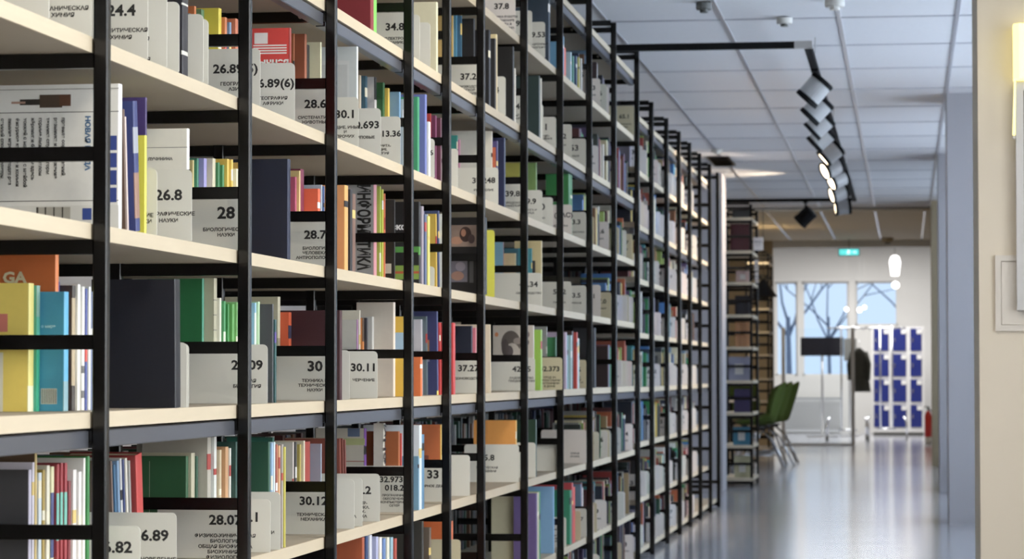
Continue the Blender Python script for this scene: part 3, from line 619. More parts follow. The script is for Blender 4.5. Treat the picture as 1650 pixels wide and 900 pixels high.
D(-2, 8, 935, '53.0', ['ЛЕЧЕНИЕ', 'БОЛЬНЫХ'], m_=PLATEY, wd=.12); D(-2, 8, 950, '54.1/57', ['КЛИНИКА'], sc=.8)
# ---- bays 9 and 10 by hand where something stands out
R(0, 9, 958, [(965, 528, '202228', dict(dep=.1, th=.12)), ]); R(0, 9, 978, [(988, 548, '9a9698', dict(dep=.12, bands=[(.8, 1, '7c2c34')], rects=[(0, .82, 1, .98, '7c2c34')]))])
D(0, 9, 986, '57.3', ['ПЕДИАТРИЯ'], m_=PLATEY); D(1, 9, 968, '53.1', [], m_=PLATE2, H=.15); D(1, 9, 990, '57.0', ['БОЛЕЗНИ'], m_=PLATEY)
D(4, 10, 1026, '65.1', ['ЭКОНОМИКА', 'ТРУДА'], m_=PLATEY, H=.16)

# the remaining books of the near bays and the shelves further along
PAL = [NAVY, BLK, DKG, CRM, WHT, GRN, DGR, TEAL, BLU, '5c7c98', 'a85830', '8a2c28', MAR, 'b09838', '7c9044', '8c7850', BRN, '4c3c60', '7c788c', GRY, '8c5c64', BRO, '9a988e', '8a8470', NAVY, '38404c', '5c2c2c', '2c3c5c', BLK, NAVY, '202428', '342428', '2a3040']
WORDS_ = ['ИСТОРИЯ', 'ПРАВО', 'ЭКОНОМИКА', 'ПЕДАГОГИКА', 'СПОРТ', 'ЯЗЫКИ', 'ИСКУССТВО', 'МУЗЫКА', 'ПОЭЗИЯ', 'ПРОЗА', 'РОМАН', 'АРХИВ']
def fill(b, l, y0, y1, indiv, depth=None):
    key = (b, l); Y = max(y0, cursor.get(key, FY[b]+.03))
    while Y < y1-.05:
        # a run of one kind, then maybe a divider
        if rnd.random() < .42 and b >= 9:
            px = None; cur = cursor.get(key, 0); cursor[key] = Y
            dd = divider_at(l, b, Y, '%d.%d' % (60+b*2-(l % 3), rnd.randint(1, 9)), [rnd.choice(WORDS_)]); Y = cursor[key]+.004
            if rnd.random() < .5: Y += rnd.uniform(.01, .05)
            continue
        base = rnd.choice(PAL); k = rnd.randint(1, 6); hh = rnd.uniform(.17, .235); xi = rnd.uniform(.012, .045)
        for _ in range(k):
            th = rnd.uniform(.012, .042)
            if Y+th > y1-.02: break
            col = base if rnd.random() < .35 else rnd.choice(PAL)
            h = hh*rnd.uniform(.88, 1.05)
            bands = [(.6, .6+rnd.uniform(.05, .2), rnd.choice(['d8d0b8', '1c1c20', 'c9b060', 'e0e0e0']))] if rnd.random() < .5 else ()
            add_book(l, b, AX-xi-rnd.uniform(0, .008), Y, th, min(h, CLEAR(b, l)-.005), col, bands=bands, single=indiv)
            Y += th+.0008
        if rnd.random() < .3: Y += rnd.uniform(.02, .07)
    cursor[key] = Y
def divider_at(l, b, Y, num, lines):
    d = ray(1000, 600)
    z = None
    cursor[(b, l)] = Y
    return D(l, b, 100, num, lines, m_=rnd.choice([PLATE2, PLATE2, PLATE, PLATEY]) if b < 11 else PLATE2, H=rnd.uniform(.125, .14), dx=.05, ins=-.001-rnd.uniform(0, .008))
for b in range(9, 11):
    for l in range(-3, 5): fill(b, l, FY[b]+.03, FY[b+1]-.06, False)
for b in range(11, 16):
    for l in range(-3, 5): fill(b, l, FY[b]+.03, FY[b+1]-.06, False)
divider_at(-3, 12, FY[12]+.05, '84', ['ПРОЗА'])
# shelves that the frame cuts: floor shelves and the shelf over the top row
for b in range(2, 9): fill(b, -2, FY[b]+.03, FY[b+1]-.05, False) if b == 2 else fill(b, -3, FY[b]+.03, FY[b+1]-.05, False)
# second face of the double racks: books behind, seen only through gaps
def back_row():
    for b in range(1, 16):
        for l in range(-3, 5):
            Y = FY[b]+.04; z = lev(b, l)+.0006
            while Y < FY[b+1]-.06:
                th = rnd.uniform(.02, .05); h = rnd.uniform(.17, .24); col = rnd.choice([NAVY, BLK, DKG, BRN, DGR, '38404c', '5c2c2c', '2c3c5c', MAR, BLK, GRY])
                STUFF.box(-1.98, -1.84+rnd.uniform(-.01, .01), Y, Y+th, z, z+min(h, .22), bk(col)); Y += th+.001
back_row()
so = STUFF.build('books', kind='stuff'); tag(so, 'remaining books packed on the shelves of the long row, mostly dark or far off', 'books')
print('BOOKS', N_IND[0])

# ------------------------------------------------------------------ separate racks near the lobby
def far_rack(y0, y1, xf, zt, label, levels, dep=.30):
    t = thing('shelving_unit', label, 'bookshelf', (0, 0, 0), 0)
    for yy in (y0, y1):
        for xx in ((xf-.027, xf), (xf-dep, xf-dep+.027)):
            m = MB(); m.bbox(xx[0], xx[1], yy-.011, yy+.011, 0, zt, BLACK, .003); m.build('post', t)
        for z in levels: rung(t, yy, z-.054, xf-dep+.027, xf-.027); rung(t, yy, z+.111, xf-dep+.027, xf-.027)
        rung(t, yy, zt-.045, xf-dep+.027, xf-.027)
    for z in levels:
        m = MB(); m.box(xf-dep+.03, xf-.004, y0-.012, y1-.012, z-.026, z, BOARD); m.build('shelf_board', t)
    return t
FR1 = [HC+h for h in (1.385, 1.09, .81, .52, .235, -.065, -.35, -.64, -.93)]
far_rack(24.62, 25.6, at(1213, 600, 24.62).x, HC+1.50, 'black steel rack standing apart near the green chairs, end ladder facing the aisle', FR1)
far_rack(34.6, 35.5, at(1240, 600, 34.6).x, HC+1.5, 'black rack standing behind the green chairs, beside the lobby opening', FR1)
xf = at(1213, 600, 24.62).x
fb = [(1.09, '4a1c26', .27, .17), (.81, 'b89c94', .10, .12), (.52, '23242c', .17, .13), (.235, 'b07c4c', .22, .13), (-.065, '8a8a9c', .21, .19), (-.35, '40365c', .21, .14), (-.64, '2f7088', .16, .15), (-.93, 'b0aa84', .19, .14), (1.385, '2c3034', .07, .15)]
fnm = {'4a1c26': 'dark maroon', 'b89c94': 'pale pink', '23242c': 'black', 'b07c4c': 'tan brown', '8a8a9c': 'grey lilac', '40365c': 'purple', '2f7088': 'teal blue', 'b0aa84': 'cream', '2c3034': 'dark grey'}
for h, c, hh, dd in fb:
    m = MB(); hh = min(hh, .24); box_shell(m, .05, hh, dd, bk(c), None, bk(c), (), True)
    if c in ('b89c94', '8a8a9c', '2f7088', 'b0aa84'):
        m.quad([(-dd*.7, -.0004, hh*.25), (-dd*.3, -.0004, hh*.25), (-dd*.3, -.0004, hh*.7), (-dd*.7, -.0004, hh*.7)], bk('d0ccc4'))
    o = m.build('book', loc=(xf-.03, 24.68, HC+h+.0006)); tag(o, fnm[c]+' book seen broadside through the end ladder of the separate far rack', 'book', 'broadside books in the separate far rack')
    m = MB(); m.box(-dd+.004, -.004, .003, .047, .004, hh-.004, PAGES); m.build('page_block', o)
k = 0
for (px0, px1, py0, py1, Y, w) in ((1211, 1230, 382, 403, 24.75, 'high up beside its upright'), (1212, 1222, 418, 436, 24.9, 'just below the highest card'), (1212, 1222, 438, 455, 25.0, 'third card from its top'), (1211, 1219, 695, 714, 24.9, 'second card from the floor'), (1211, 1219, 746, 767, 24.9, 'lowest card near the floor')):
    p0, p1 = at(px0, py1, Y), at(px1, py0, Y)
    m = MB(); m.box(xf+.002, p1.x, Y, Y+.003, p0.z, p1.z, PLATE2); o = m.build('sign_card')
    tag(o, 'white sign card sticking out of the separate far rack, '+w, 'sign')
    text_mesh('printed_lines', [('84(2)', (xf+p1.x)/2, p1.z-.05, .028, 'CENTER'), ('ПРОЗА', (xf+p1.x)/2, p1.z-.075, .012, 'CENTER')], INK, o, (0, Y-.001, 0), (PI/2, 0, 0))

# ------------------------------------------------------------------ track lighting
TZ = HC+1.70
tr = thing('lighting_track', 'black ceiling light track running out from the racks and along the aisle', 'light track')
c0 = at(1302, 76, 14.35); xa = c0.x
m = MB(); m.box(-1.98, xa-.07, 14.33, 14.37, TZ-.017, TZ+.017, MATTE); m.build('cross_track', tr)
m = MB(); m.box(xa-.07, xa+.022, 14.325, 14.375, TZ-.018, TZ+.018, ALU); m.build('corner_connector', tr)
m = MB(); m.box(xa-.022, xa+.018, 14.376, 27.25, TZ-.014, TZ+.014, MATTE); m.build('long_track', tr)
m = MB(); m.box(-2.3, xa+.02, 27.26, 27.30, TZ-.017, TZ+.017, MATTE); m.build('cross_track', tr)
for yy in (15.5, 19.5, 23.5, 27.28):
    m = MB(); m.tube([(xa, yy, TZ+.014), (xa, yy, CZ-.002)], .004, ALU, 6); m.build('suspension_wire', tr)
WHITEP = mat('white_lamp_body', (.45, .45, .45), .35, noise=.03)
LENS = mat('lamp_lens_lit', (.9, .8, .6), .3, emit=(1, .82, .58), es=6, noise=.02)
LENSOFF = mat('lamp_lens', (.35, .33, .3), .2, noise=.02)
spots = [(1313, 145, 15.4), (1317, 175, 16.5), (1321, 200, 17.5), (1324, 222, 18.5), (1339, 246, 19.8), (1341, 270, 21.2), (1351, 288, 22.4), (1352, 311, 24.1), (1358, 334, 26.2)]
WHERE = ['first and largest below the track corner', 'second below the track corner', 'third along the track', 'fourth along the track', 'fifth along, lens edge glowing', 'sixth along, lens glowing brightly', 'seventh along, overlapping the sixth', 'eighth along, second to last', 'last and lowest in the chain']
def spotlight(pos, ang, label, lit, yawd, body=WHITEP, L=.155, Rr=.068, group='track spotlights'):
    t = thing('track_spotlight', label, 'spotlight', pos, 0, group)
    d = Vector((-math.cos(ang)*math.cos(yawd), math.cos(ang)*math.sin(yawd), -math.sin(ang)))
    rot = Vector((0, 0, 1)).rotation_difference(d).to_euler()
    def lath(pts, m_, nm):
        m = MB(); seg = 24; n = len(pts)
        for (r, z) in pts:
            for k in range(seg): a = 2*PI*k/seg; m.v.append((r*math.cos(a), r*math.sin(a), z))
        for i in range(n-1):
            for k in range(seg):
                j = (k+1) % seg; m.f.append((i*seg+k, i*seg+j, (i+1)*seg+j, (i+1)*seg+k)); m.mi.append(m.mid(m_)); m.sm.append(False)
        if pts[0][0] > .001: m.f.append(tuple(range(seg))[::-1]); m.mi.append(m.mid(m_)); m.sm.append(False)
        if pts[-1][0] > .001 and nm != 'front_ring': m.f.append(tuple((n-1)*seg+k for k in range(seg))); m.mi.append(m.mid(m_)); m.sm.append(False)
        m.build(nm, t, rot=rot)
    lath([(Rr, -L*.32), (Rr, L*.34)], body, 'lamp_body')
    lath([(Rr*.9, -L*.5), (Rr*1.04, -L*.46), (Rr*1.04, -L*.32)], MATTE, 'rear_cap')
    lath([(Rr*1.04, L*.34), (Rr*1.06, L*.5), (Rr*.96, L*.5), (Rr*.9, L*.36)], MATTE, 'front_ring')
    lath([(Rr*.88, L*.42), (Rr*.87, L*.44)], LENS if lit else LENSOFF, 'lens')
    z1 = TZ-.016-pos.z
    m = MB(); m.tube([(0, 0, Rr*.98), (0, 0, z1)] if z1 > Rr else [(0, 0, Rr*.98), (0, 0, Rr+.01)], .009, MATTE, 8); m.box(-.02, .02, -.06, .06, z1-.012, z1, MATTE); m.build('mounting_arm', t)
    if lit:
        l = bpy.data.lights.new('spot_beam', 'SPOT'); l.energy = lit; l.color = (1, .80, .58); l.spot_size = 1.55; l.spot_blend = .5; l.shadow_soft_size = .04
        lo = bpy.data.objects.new('spot_beam', l); C.objects.link(lo); lo.parent = t; lo.location = d*(L*.55); lo.rotation_euler = (-d).to_track_quat('Z', 'Y').to_euler()
    return t
for i, (px, py, Y) in enumerate(spots):
    p = at(px, py, Y); p.x = p.x
    spotlight(p, [.85, .8, .75, .75, .7, .45, .45, .3, .12][i], 'white cylindrical spotlight with black caps, '+WHERE[i], 0 if i < 2 else 85, [0, 0, .05, 0, -.15, -.45, -.4, -.3, -.15][i])
spotlight(at(1298, 349, 27.28), .75, 'black spotlight hanging alone under the far cross track', 0, .2, body=MATTE, Rr=.075, L=.17)

# ceiling fittings
def disc_fit(name, px, py, R_, H_, label, cat, m1, m2):
    Y = 1.88*FPX/(602-py); p = at(px, py, Y)
    t = thing(name, label, cat, (p.x, Y, CZ-.006 if Y < 31 else CZ-.0355))
    for nm, pts, mm in (('base', [(R_, 0), (R_, -H_*.55), (R_*.9, -H_*.7)], m1), ('sensor', [(R_*.5, -H_*.7), (R_*.5, -H_)], m2)):
        m = MB(); seg = 24
        for (r, z) in pts:
            for k in range(seg): a = 2*PI*k/seg; m.v.append((r*math.cos(a), r*math.sin(a), z))
        for i in range(len(pts)-1):
            for k in range(seg): j = (k+1) % seg; m.f.append((i*seg+k, (i+1)*seg+k, (i+1)*seg+j, i*seg+j)); m.mi.append(m.mid(mm)); m.sm.append(True)
        m.f.append(tuple((len(pts)-1)*seg+k for k in range(seg))[::-1]); m.mi.append(m.mid(mm)); m.sm.append(False)
        m.build(nm, t)
    return t
WPL = mat('white_plastic', (.75, .73, .68), .4, noise=.03)
GRP = mat('grey_plastic', (.15, .15, .14), .4, noise=.03)
disc_fit('smoke_detector', 1264, 29, .042, .045, 'round cream smoke detector on the ceiling near the track corner', 'smoke detector', WPL, GRP)
disc_fit('smoke_detector', 1345, 2, .05, .05, 'white detector cut by the top picture edge above the aisle', 'smoke detector', WPL, WPL)
disc_fit('smoke_detector', 1134, 2, .04, .05, 'small dark detector cut by the top picture edge over the racks', 'smoke detector', GRP, GRP)
disc_fit('smoke_detector', 1155, 240, .05, .04, 'small white detector far along the ceiling over the racks', 'smoke detector', WPL, WPL)
disc_fit('dome_camera', 1430, 382, .08, .09, 'small brown dome camera on the ceiling before the lobby', 'camera', TAN, GRP)
vt = thing('ceiling_vent', 'black square air vent in the ceiling over the end of the racks', 'vent')
m = MB(); a, b_ = at(1140, 262, 24.0), at(1176, 262, 24.0); m.box(a.x, b_.x, 23.9, 24.9, CZ-.012, CZ-.0065, BLACK); m.build('grille', vt)
for k in range(6):
    m = MB(); m.box(a.x+.02, b_.x-.02, 24.0+k*.14, 24.01+k*.14, CZ-.03, CZ-.0125, BLACK); m.build('slat', vt)

# ------------------------------------------------------------------ things on the near pier
YP = 10.8
def pz(px, py): p = at(px, py, YP); return p
t = thing('control_panel', 'flush white framed access panel on the cream pier', 'panel')
p0, p1 = pz(1604, 533), pz(1672, 411)
m = MB(); f_ = .022
PF = mat('panel_frame', (.74, .70, .64), .5, noise=.02)
for (a, b_, c, d) in ((p0.x, p1.x, p0.z, p0.z+f_), (p0.x, p1.x, p1.z-f_, p1.z), (p0.x, p0.x+f_, p0.z+f_, p1.z-f_), (p1.x-f_, p1.x, p0.z+f_, p1.z-f_)): m.box(a, b_, YP-.018, YP-.0005, c, d, PF)
m.build('panel_frame', t)
m = MB(); m.box(p0.x+f_+.002, p1.x-f_-.002, YP-.010, YP-.0005, p0.z+f_+.002, p1.z-f_-.002, PF); m.build('door', t)
t = thing('notice_board', 'dark notice board in brushed metal frame, cut by the picture edge', 'notice board')
q0, q1 = pz(1638, 500), pz(1750, 133); f_ = .03
m = MB()
for (a, b_, c, d) in ((q0.x, q1.x, q0.z, q0.z+f_), (q0.x, q1.x, q1.z-f_, q1.z), (q0.x, q0.x+f_, q0.z+f_, q1.z-f_), (q1.x-f_, q1.x, q0.z+f_, q1.z-f_)): m.box(a, b_, YP-.05, YP-.019, c, d, ALU)
m.build('metal_frame', t)
m = MB(); m.box(q0.x+f_, q1.x-f_, YP-.040, YP-.019, q0.z+f_, q1.z-f_, mat('brown_felt', (.06, .05, .035), .9, noise=.2, scale=90)); m.build('board_face', t)
m = MB(); m.box(q0.x+.05, q0.x+.07, YP-.019, YP-.0004, q1.z-.1, q1.z-.04, ALU); m.box(q1.x-.07, q1.x-.05, YP-.019, YP-.0004, q1.z-.1, q1.z-.04, ALU); m.build('bracket', t)
t = thing('wall_lamp', 'glowing yellow wall lamp with pull cord above the notice board', 'lamp')
l0, l1 = pz(1632, 133), pz(1662, 43)
LY = mat('yellow_lamp_shade', (.9, .85, .4), .5, emit=(1, .88, .38), es=1.3, noise=.02)
m = MB(); m.prism([(l0.x, -.10), (l0.x+.02, -.12), (l1.x-.01, -.12), (l1.x, -.10), (l1.x, -.02), (l0.x, -.02)], l0.z+.004, l1.z, LY); m.build('lamp_shade', t, loc=(0, YP, 0))
m = MB(); m.box(l0.x+.01, l1.x-.01, YP-.02, YP-.0005, l0.z+.03, l1.z-.03, ALU); m.build('wall_plate', t)
m = MB(); e = pz(1631.5, 225); m.tube([(l0.x+.004, YP-.09, l0.z+.003), (e.x+.002, YP-.09, e.z+.01)], [.0035, .006], LY, 8); m.build('pull_cord', t)
m = MB(); m.tube([(e.x+.002, YP-.09, e.z-.006), (e.x+.002, YP-.09, e.z), (e.x+.002, YP-.09, e.z+.009)], [.003, .007, .003], WPL, 8); m.build('cord_knob', t)

# ------------------------------------------------------------------ reading table and green chairs
GF = mat('green_fabric', (.075, .115, .012), .8, noise=.2, scale=50, bump=.1)
WOOD = mat('table_wood', (.62, .42, .24), .35, noise=.15, scale=6, stretch=(1, 8, 1))
t = thing('reading_table', 'long pale wood reading table beside the green chairs', 'table', (-2.2, 31.0, 0))
m = MB(); pl = [(.5*math.cos(a), (1.3 if math.sin(a) > 0 else -1.3)+.45*math.sin(a)) for a in [2*PI*k/32 for k in range(32)]]; m.prism(pl, .70, .735, WOOD); m.build('tabletop', t)
for sx, sy in ((-.32, -1.2), (.32, -1.2), (-.32, 1.2), (.32, 1.2)):
    m = MB(); m.tube([(sx, sy, .6995), (sx*1.1, sy*1.05, 0)], [.025, .018], BLACK, 10); m.build('leg', t)
def make_chair(label):
    t = thing('shell_chair', label, 'chair', (0, 0, 0), 0, 'green shell chairs around the reading table')
    # shell: seat curving up into a wrapped backrest; faces -x
    U, V = 15, 13; m = MB(); pts = {}
    for i in range(U):
        u = i/(U-1)
        for j in range(V):
            v = j/(V-1)*2-1
            if u < .5:
                s = u/.5; x = -.24+.40*s; z = .455-.02*math.sin(s*PI)+.02*(1-s)**3*0; ww = .22+.03*s
            else:
                s = (u-.5)/.5; x = .16+.08*math.sin(s*1.3)+.045*s; z = .455+.43*(s**.9); ww = .25-.055*s**2
            wrap = (.16*max(0, (u-.25))/.75 if u > .25 else 0)*(1-.45*max(0, (u-.6)/.4))
            xx = x-wrap*abs(v)**2.2*1.15; zz = z+(.10*(abs(v)**3)*(min(1, u/.45)) if u < .55 else .10*abs(v)**3*(1-(u-.55)/.45)*.9) - (.05*v*v if u > .9 else 0)
            pts[i, j] = (xx, v*ww, zz)
    for i in range(U-1):
        for j in range(V-1): m.quad([pts[i, j], pts[i+1, j], pts[i+1, j+1], pts[i, j+1]], GF, True)
    o = m.build('seat_shell', t)
    import bmesh as _b
    bm = _b.new(); bm.from_mesh(o.data); _b.ops.remove_doubles(bm, verts=bm.verts, dist=1e-5); bm.to_mesh(o.data); bm.free()
    o.data.polygons.foreach_set('use_smooth', [True]*len(o.data.polygons))
    sd = o.modifiers.new('s', 'SOLIDIFY'); sd.thickness = .03; sd.offset = 1; ss = o.modifiers.new('b', 'SUBSURF'); ss.levels = 1; ss.render_levels = 1
    m = MB(); m.tube([(-.02, 0, .425), (-.02, 0, .385)], [.11, .05], BLACK, 16); m.build('hub', t)
    for sx, sy in ((-1, -1), (1, -1), (-1, 1), (1, 1)):
        m = MB(); m.tube([(-.02+.04*sx, .03*sy, .395), (-.02+.14*sx, .12*sy, .30), (-.02+.27*sx, .22*sy, 0)], [.011, .011, .009], CHROME, 8); m.build('leg', t)
    m = MB(); m.tube([(-.02+.20*math.cos(a), .165*math.sin(a), .13) for a in [2*PI*k/20 for k in range(21)]], .006, CHROME, 6, cap=False); m.build('wire_ring', t)
    return t
ch0 = make_chair('green upholstered shell chair at the table side, first of three behind one another')
specs = [(-1.56, 29.7, .12, None), (-1.53, 30.6, .2, 'green upholstered shell chair, middle one of three behind one another'), (-1.49, 31.5, .1, 'green upholstered shell chair, last of three, nearest the lobby glass'),
         (-2.0, 33.15, -PI/2+PI, 'green shell chair across the table end, mostly hidden by the rack')]
for i, (x, y, a, L) in enumerate(specs):
    c = ch0 if i == 0 else copy_tree(ch0)
    c.location = (x, y, 0); c.scale = (1.06, 1.1, 1.04); c.rotation_euler = (0, 0, a if i < 3 else PI/2)
    if L: c['label'] = L
t = thing('pendant_lamp', 'black cone pendant lamp with warm glow over the reading table', 'lamp', (at(1230, 470, 31.0).x, 31.0, 0))
z0 = at(1230, 478, 31.0).z
m = MB(); m.tube([(0, 0, z0), (0, 0, z0+.16), (0, 0, z0+.2)], [.16, .05, .02], BLACK, 20, cap=False); m.build('lamp_shade', t)
m = MB(); m.tube([(0, 0, z0+.2), (0, 0, CZ-.04)], .004, BLACK, 6); m.build('cord', t)
m = MB(); m.tube([(0, 0, z0+.01), (0, 0, z0+.05)], [.1, .06], mat('bulb_warm', (1, .8, .4), .4, emit=(1, .75, .3), es=8, noise=.01), 16); m.build('bulb', t)

# ------------------------------------------------------------------ lobby opening and lobby
YO = 38.9
LT = at(1375, 528, YO).z
def partition(px0, px1, label):
    t = thing('glass_screen', label, 'glass screen')
    a, b_ = at(px0, 600, YO).x, at(px1, 600, YO).x
    m = MB(); m.box(a, b_, YO+.05, YO+.06, .03, LT, GLASS); m.build('pane', t)
    for x in (a, b_): m = MB(); m.box(x-.025, x+.025, YO+.03, YO+.08, 0, LT+.01, ALU); m.build('post', t)
    m = MB(); m.box(a+.025, b_-.025, YO+.04, YO+.07, 0, .03, ALU); m.build('bottom_rail', t)
partition(1262, 1374, 'waist-high glass screen with metal posts between corridor and lobby radiator')
LBLUE = mat('locker_blue', (.012, .022, .16), .35, noise=.05)
t = thing('locker_bank', 'bank of dark blue lockers with white frames in the lobby', 'lockers'); YL = 45.0
la, lb_ = at(1405, 600, YL).x, at(1489, 600, YL).x; lz = at(1440, 526, YL).z
m = MB(); m.box(la, lb_, YL, YL+.45, .06, lz, PAINT); m.box(la+.02, lb_-.02, YL+.02, YL+.43, 0, .06, GRP); m.build('cabinet_body', t)
for (c0_, c1_) in ((1408, 1432), (1438, 1460), (1467, 1485)):
    x0, x1 = at(c0_, 600, YL).x, at(c1_, 600, YL).x
    for r in range(4):
        z1 = lz-.03-r*(lz-.12)/4; z0 = z1-(lz-.12)/4+.05
        m = MB(); m.box(x0, x1, YL-.018, YL-.0005, z0, z1, LBLUE); d_ = m.build('door', t)
        m = MB(); m.box(x1-.075, x1+.005, YL-.026, YL-.0185, z1-.085, z1-.01, PAINT); m.build('number_plate', d_)
        m = MB(); m.box(x0+.03, x0+.045, YL-.035, YL-.0185, (z0+z1)/2-.04, (z0+z1)/2+.03, CHROME); m.build('handle', d_)
# radiator
t = thing('radiator', 'white panel radiator under the lobby windows', 'radiator'); a, b_ = at(1264, 600, YB-.1).x, at(1355, 600, YB-.1).x
z0, z1 = at(1300, 695, YB).z, at(1300, 640, YB).z
RAD = mat('radiator_white', (.66, .68, .70), .4, noise=.03)
nf = 20; wd = (b_-a)/nf
for k in range(nf):
    m = MB(); m.bbox(a+k*wd+.012, a+(k+1)*wd-.012, YB-.13, YB-.06, z0+.035, z1-.03, RAD, .01); m.build('fin', t)
m = MB(); m.box(a, b_, YB-.12, YB-.07, z1-.0295, z1, mat('radiator_grille', (.3, .32, .34), .5, noise=.03)); m.box(a, b_, YB-.12, YB-.07, z0, z0+.0345, RAD); m.box(a+.1, a+.13, YB-.07, YB-.0005, z0+.1, z0+.13, RAD); m.box(b_-.13, b_-.1, YB-.07, YB-.0005, z0+.1, z0+.13, RAD); m.build('rail', t)
# television on a stand
t = thing('television', 'black wide television on a pole stand before the lobby window', 'television'); YT = 44.0
a, b_ = at(1290, 573, YT), at(1359, 543, YT)
m = MB(); m.box(a.x, b_.x, YT, YT+.06, a.z, b_.z, BLACK); m.build('screen_housing', t)
m = MB(); m.box(a.x+.015, b_.x-.015, YT-.003, YT-.0003, a.z+.02, b_.z-.015, mat('dark_screen', (.008, .008, .012), .2, noise=.02)); m.build('screen', t)
m = MB(); xm = (a.x+b_.x)/2; m.tube([(xm, YT+.09, 0.03), (xm, YT+.09, b_.z-.05)], .02, ALU, 10); m.box(xm-.05, xm+.05, YT+.0605, YT+.09, a.z+.08, a.z+.2, GRP); m.build('pole', t)
m = MB(); m.box(xm-.25, xm+.25, YT-.1, YT+.28, 0, .03, ALU); m.build('foot', t)
t = thing('information_board', 'dark grey board standing beside the television, half behind the coat', 'board'); a, b_ = at(1360, 581, YT+.4), at(1377, 545, YT+.4)
m = MB(); m.box(a.x, b_.x+.03, YT+.4, YT+.43, a.z, b_.z, GRP); m.build('board_panel', t)
m = MB(); m.tube([((a.x+b_.x)/2, YT+.45, .0), ((a.x+b_.x)/2, YT+.45, b_.z-.02)], .015, ALU, 8); m.box((a.x+b_.x)/2-.15, (a.x+b_.x)/2+.15, YT+.35, YT+.55, 0, .02, ALU); m.build('pole', t)
# coat racks on wheels
def coat_rack(px0, px1, Y, label, hp=525):
    x0, x1 = at(px0, 600, Y).x, at(px1, 600, Y).x; zt = at(px0, hp, Y).z; xc = (x0+x1)/2
    t = thing('coat_rack', label, 'coat rack', (xc, Y, 0)); h = (x1-x0)/2
    for s in (-1, 1): m = MB(); m.tube([(s*.09, 0, .16), (s*.09, 0, zt)], .014, CHROME, 10); m.build('pole', t)
    m = MB(); m.tube([(-.3, 0, zt-.03), (.3, 0, zt-.03)], .013, CHROME, 10); m.build('top_rail', t)
    for k in range(-2, 3):
        m = MB(); m.tube([(k*.12, 0, zt-.03), (k*.12, -.05, zt-.07), (k*.12, -.09, zt-.05), (k*.12, -.10, zt-.02)], .006, CHROME, 6); m.build('hook', t)
    m = MB(); m.tube([(-h*.5, 0, .16), (h*.5, 0, .16)], .014, CHROME, 10); m.build('crossbar', t)
    for s in (-1, 1):
        xx = s*h*.5
        P = [(xx, -.30, .09), (xx, -.30, .24), (xx, -.27, .31), (xx, -.22, .34), (xx, .22, .34), (xx, .27, .31), (xx, .30, .24), (xx, .30, .09)]
        P = [(xx+s*abs(p[1])*.55, p[1], p[2]) for p in P]
        m = MB(); m.tube(P, .016, CHROME, 10); m.build('base_hoop', t)
        for q in (P[0], P[-1]):
            m = MB(); m.tube([(q[0]-.012, q[1], .035), (q[0]+.012, q[1], .035)], .035, GRP, 14); m.tube([(q[0], q[1], .04), (q[0], q[1], .09)], .01, CHROME, 8); m.build('caster', t)
    return t, zt
r1, zt1 = coat_rack(1335, 1396, 41.6, 'chrome wheeled coat rack with a coat on it, before the television')
r2, zt2 = coat_rack(1398, 1458, 42.6, 'chrome wheeled coat rack standing before the blue lockers')
# hanging coat
COAT = mat('dark_olive_cloth', (.045, .045, .035), .9, noise=.25, scale=14)
t = thing('coat', 'dark olive coat hanging from the nearer coat rack', 'coat', (at(1384, 600, 41.5).x, 41.5, 0))
zc1, zc0 = at(1384, 560, 41.5).z, at(1384, 631, 41.5).z
rows = [(0, .03, .03), (.05, .06, .05), (.12, .11, .07), (.3, .10, .08), (.6, .11, .085), (.85, .13, .09), (1, .14, .085)]
m = MB(); seg = 20
for (f, rx, ry) in rows:
    for k in range(seg): a = 2*PI*k/seg; w_ = 1+.10*math.sin(5*a+f*3); m.v.append((rx*w_*math.cos(a)+.03*f, ry*w_*math.sin(a), zc1+(zc0-zc1)*f))
for i in range(len(rows)-1):
    for k in range(seg): j = (k+1) % seg; m.f.append((i*seg+k, (i+1)*seg+k, (i+1)*seg+j, i*seg+j)); m.mi.append(m.mid(COAT)); m.sm.append(True)
m.f.append(tuple(range(seg))); m.mi.append(0); m.sm.append(True); m.f.append(tuple((len(rows)-1)*seg+k for k in range(seg))[::-1]); m.mi.append(0); m.sm.append(True)
m.build('coat_body', t)
for s in (-1, 1):
    m = MB(); m.tube([(s*.09, 0, zc1-.07), (s*.14, -.03, zc1-.25), (s*.13, -.05, zc1-.48)], [.045, .042, .036], COAT, 12); m.build('sleeve', t)
m = MB(); m.tube([(0, 0, zc1-.01), (0, 0, zc1+.05), (.015, .02, zc1+.08), (0, .04, zc1+.10)], .005, CHROME, 6); m.build('hanger_hook', t)
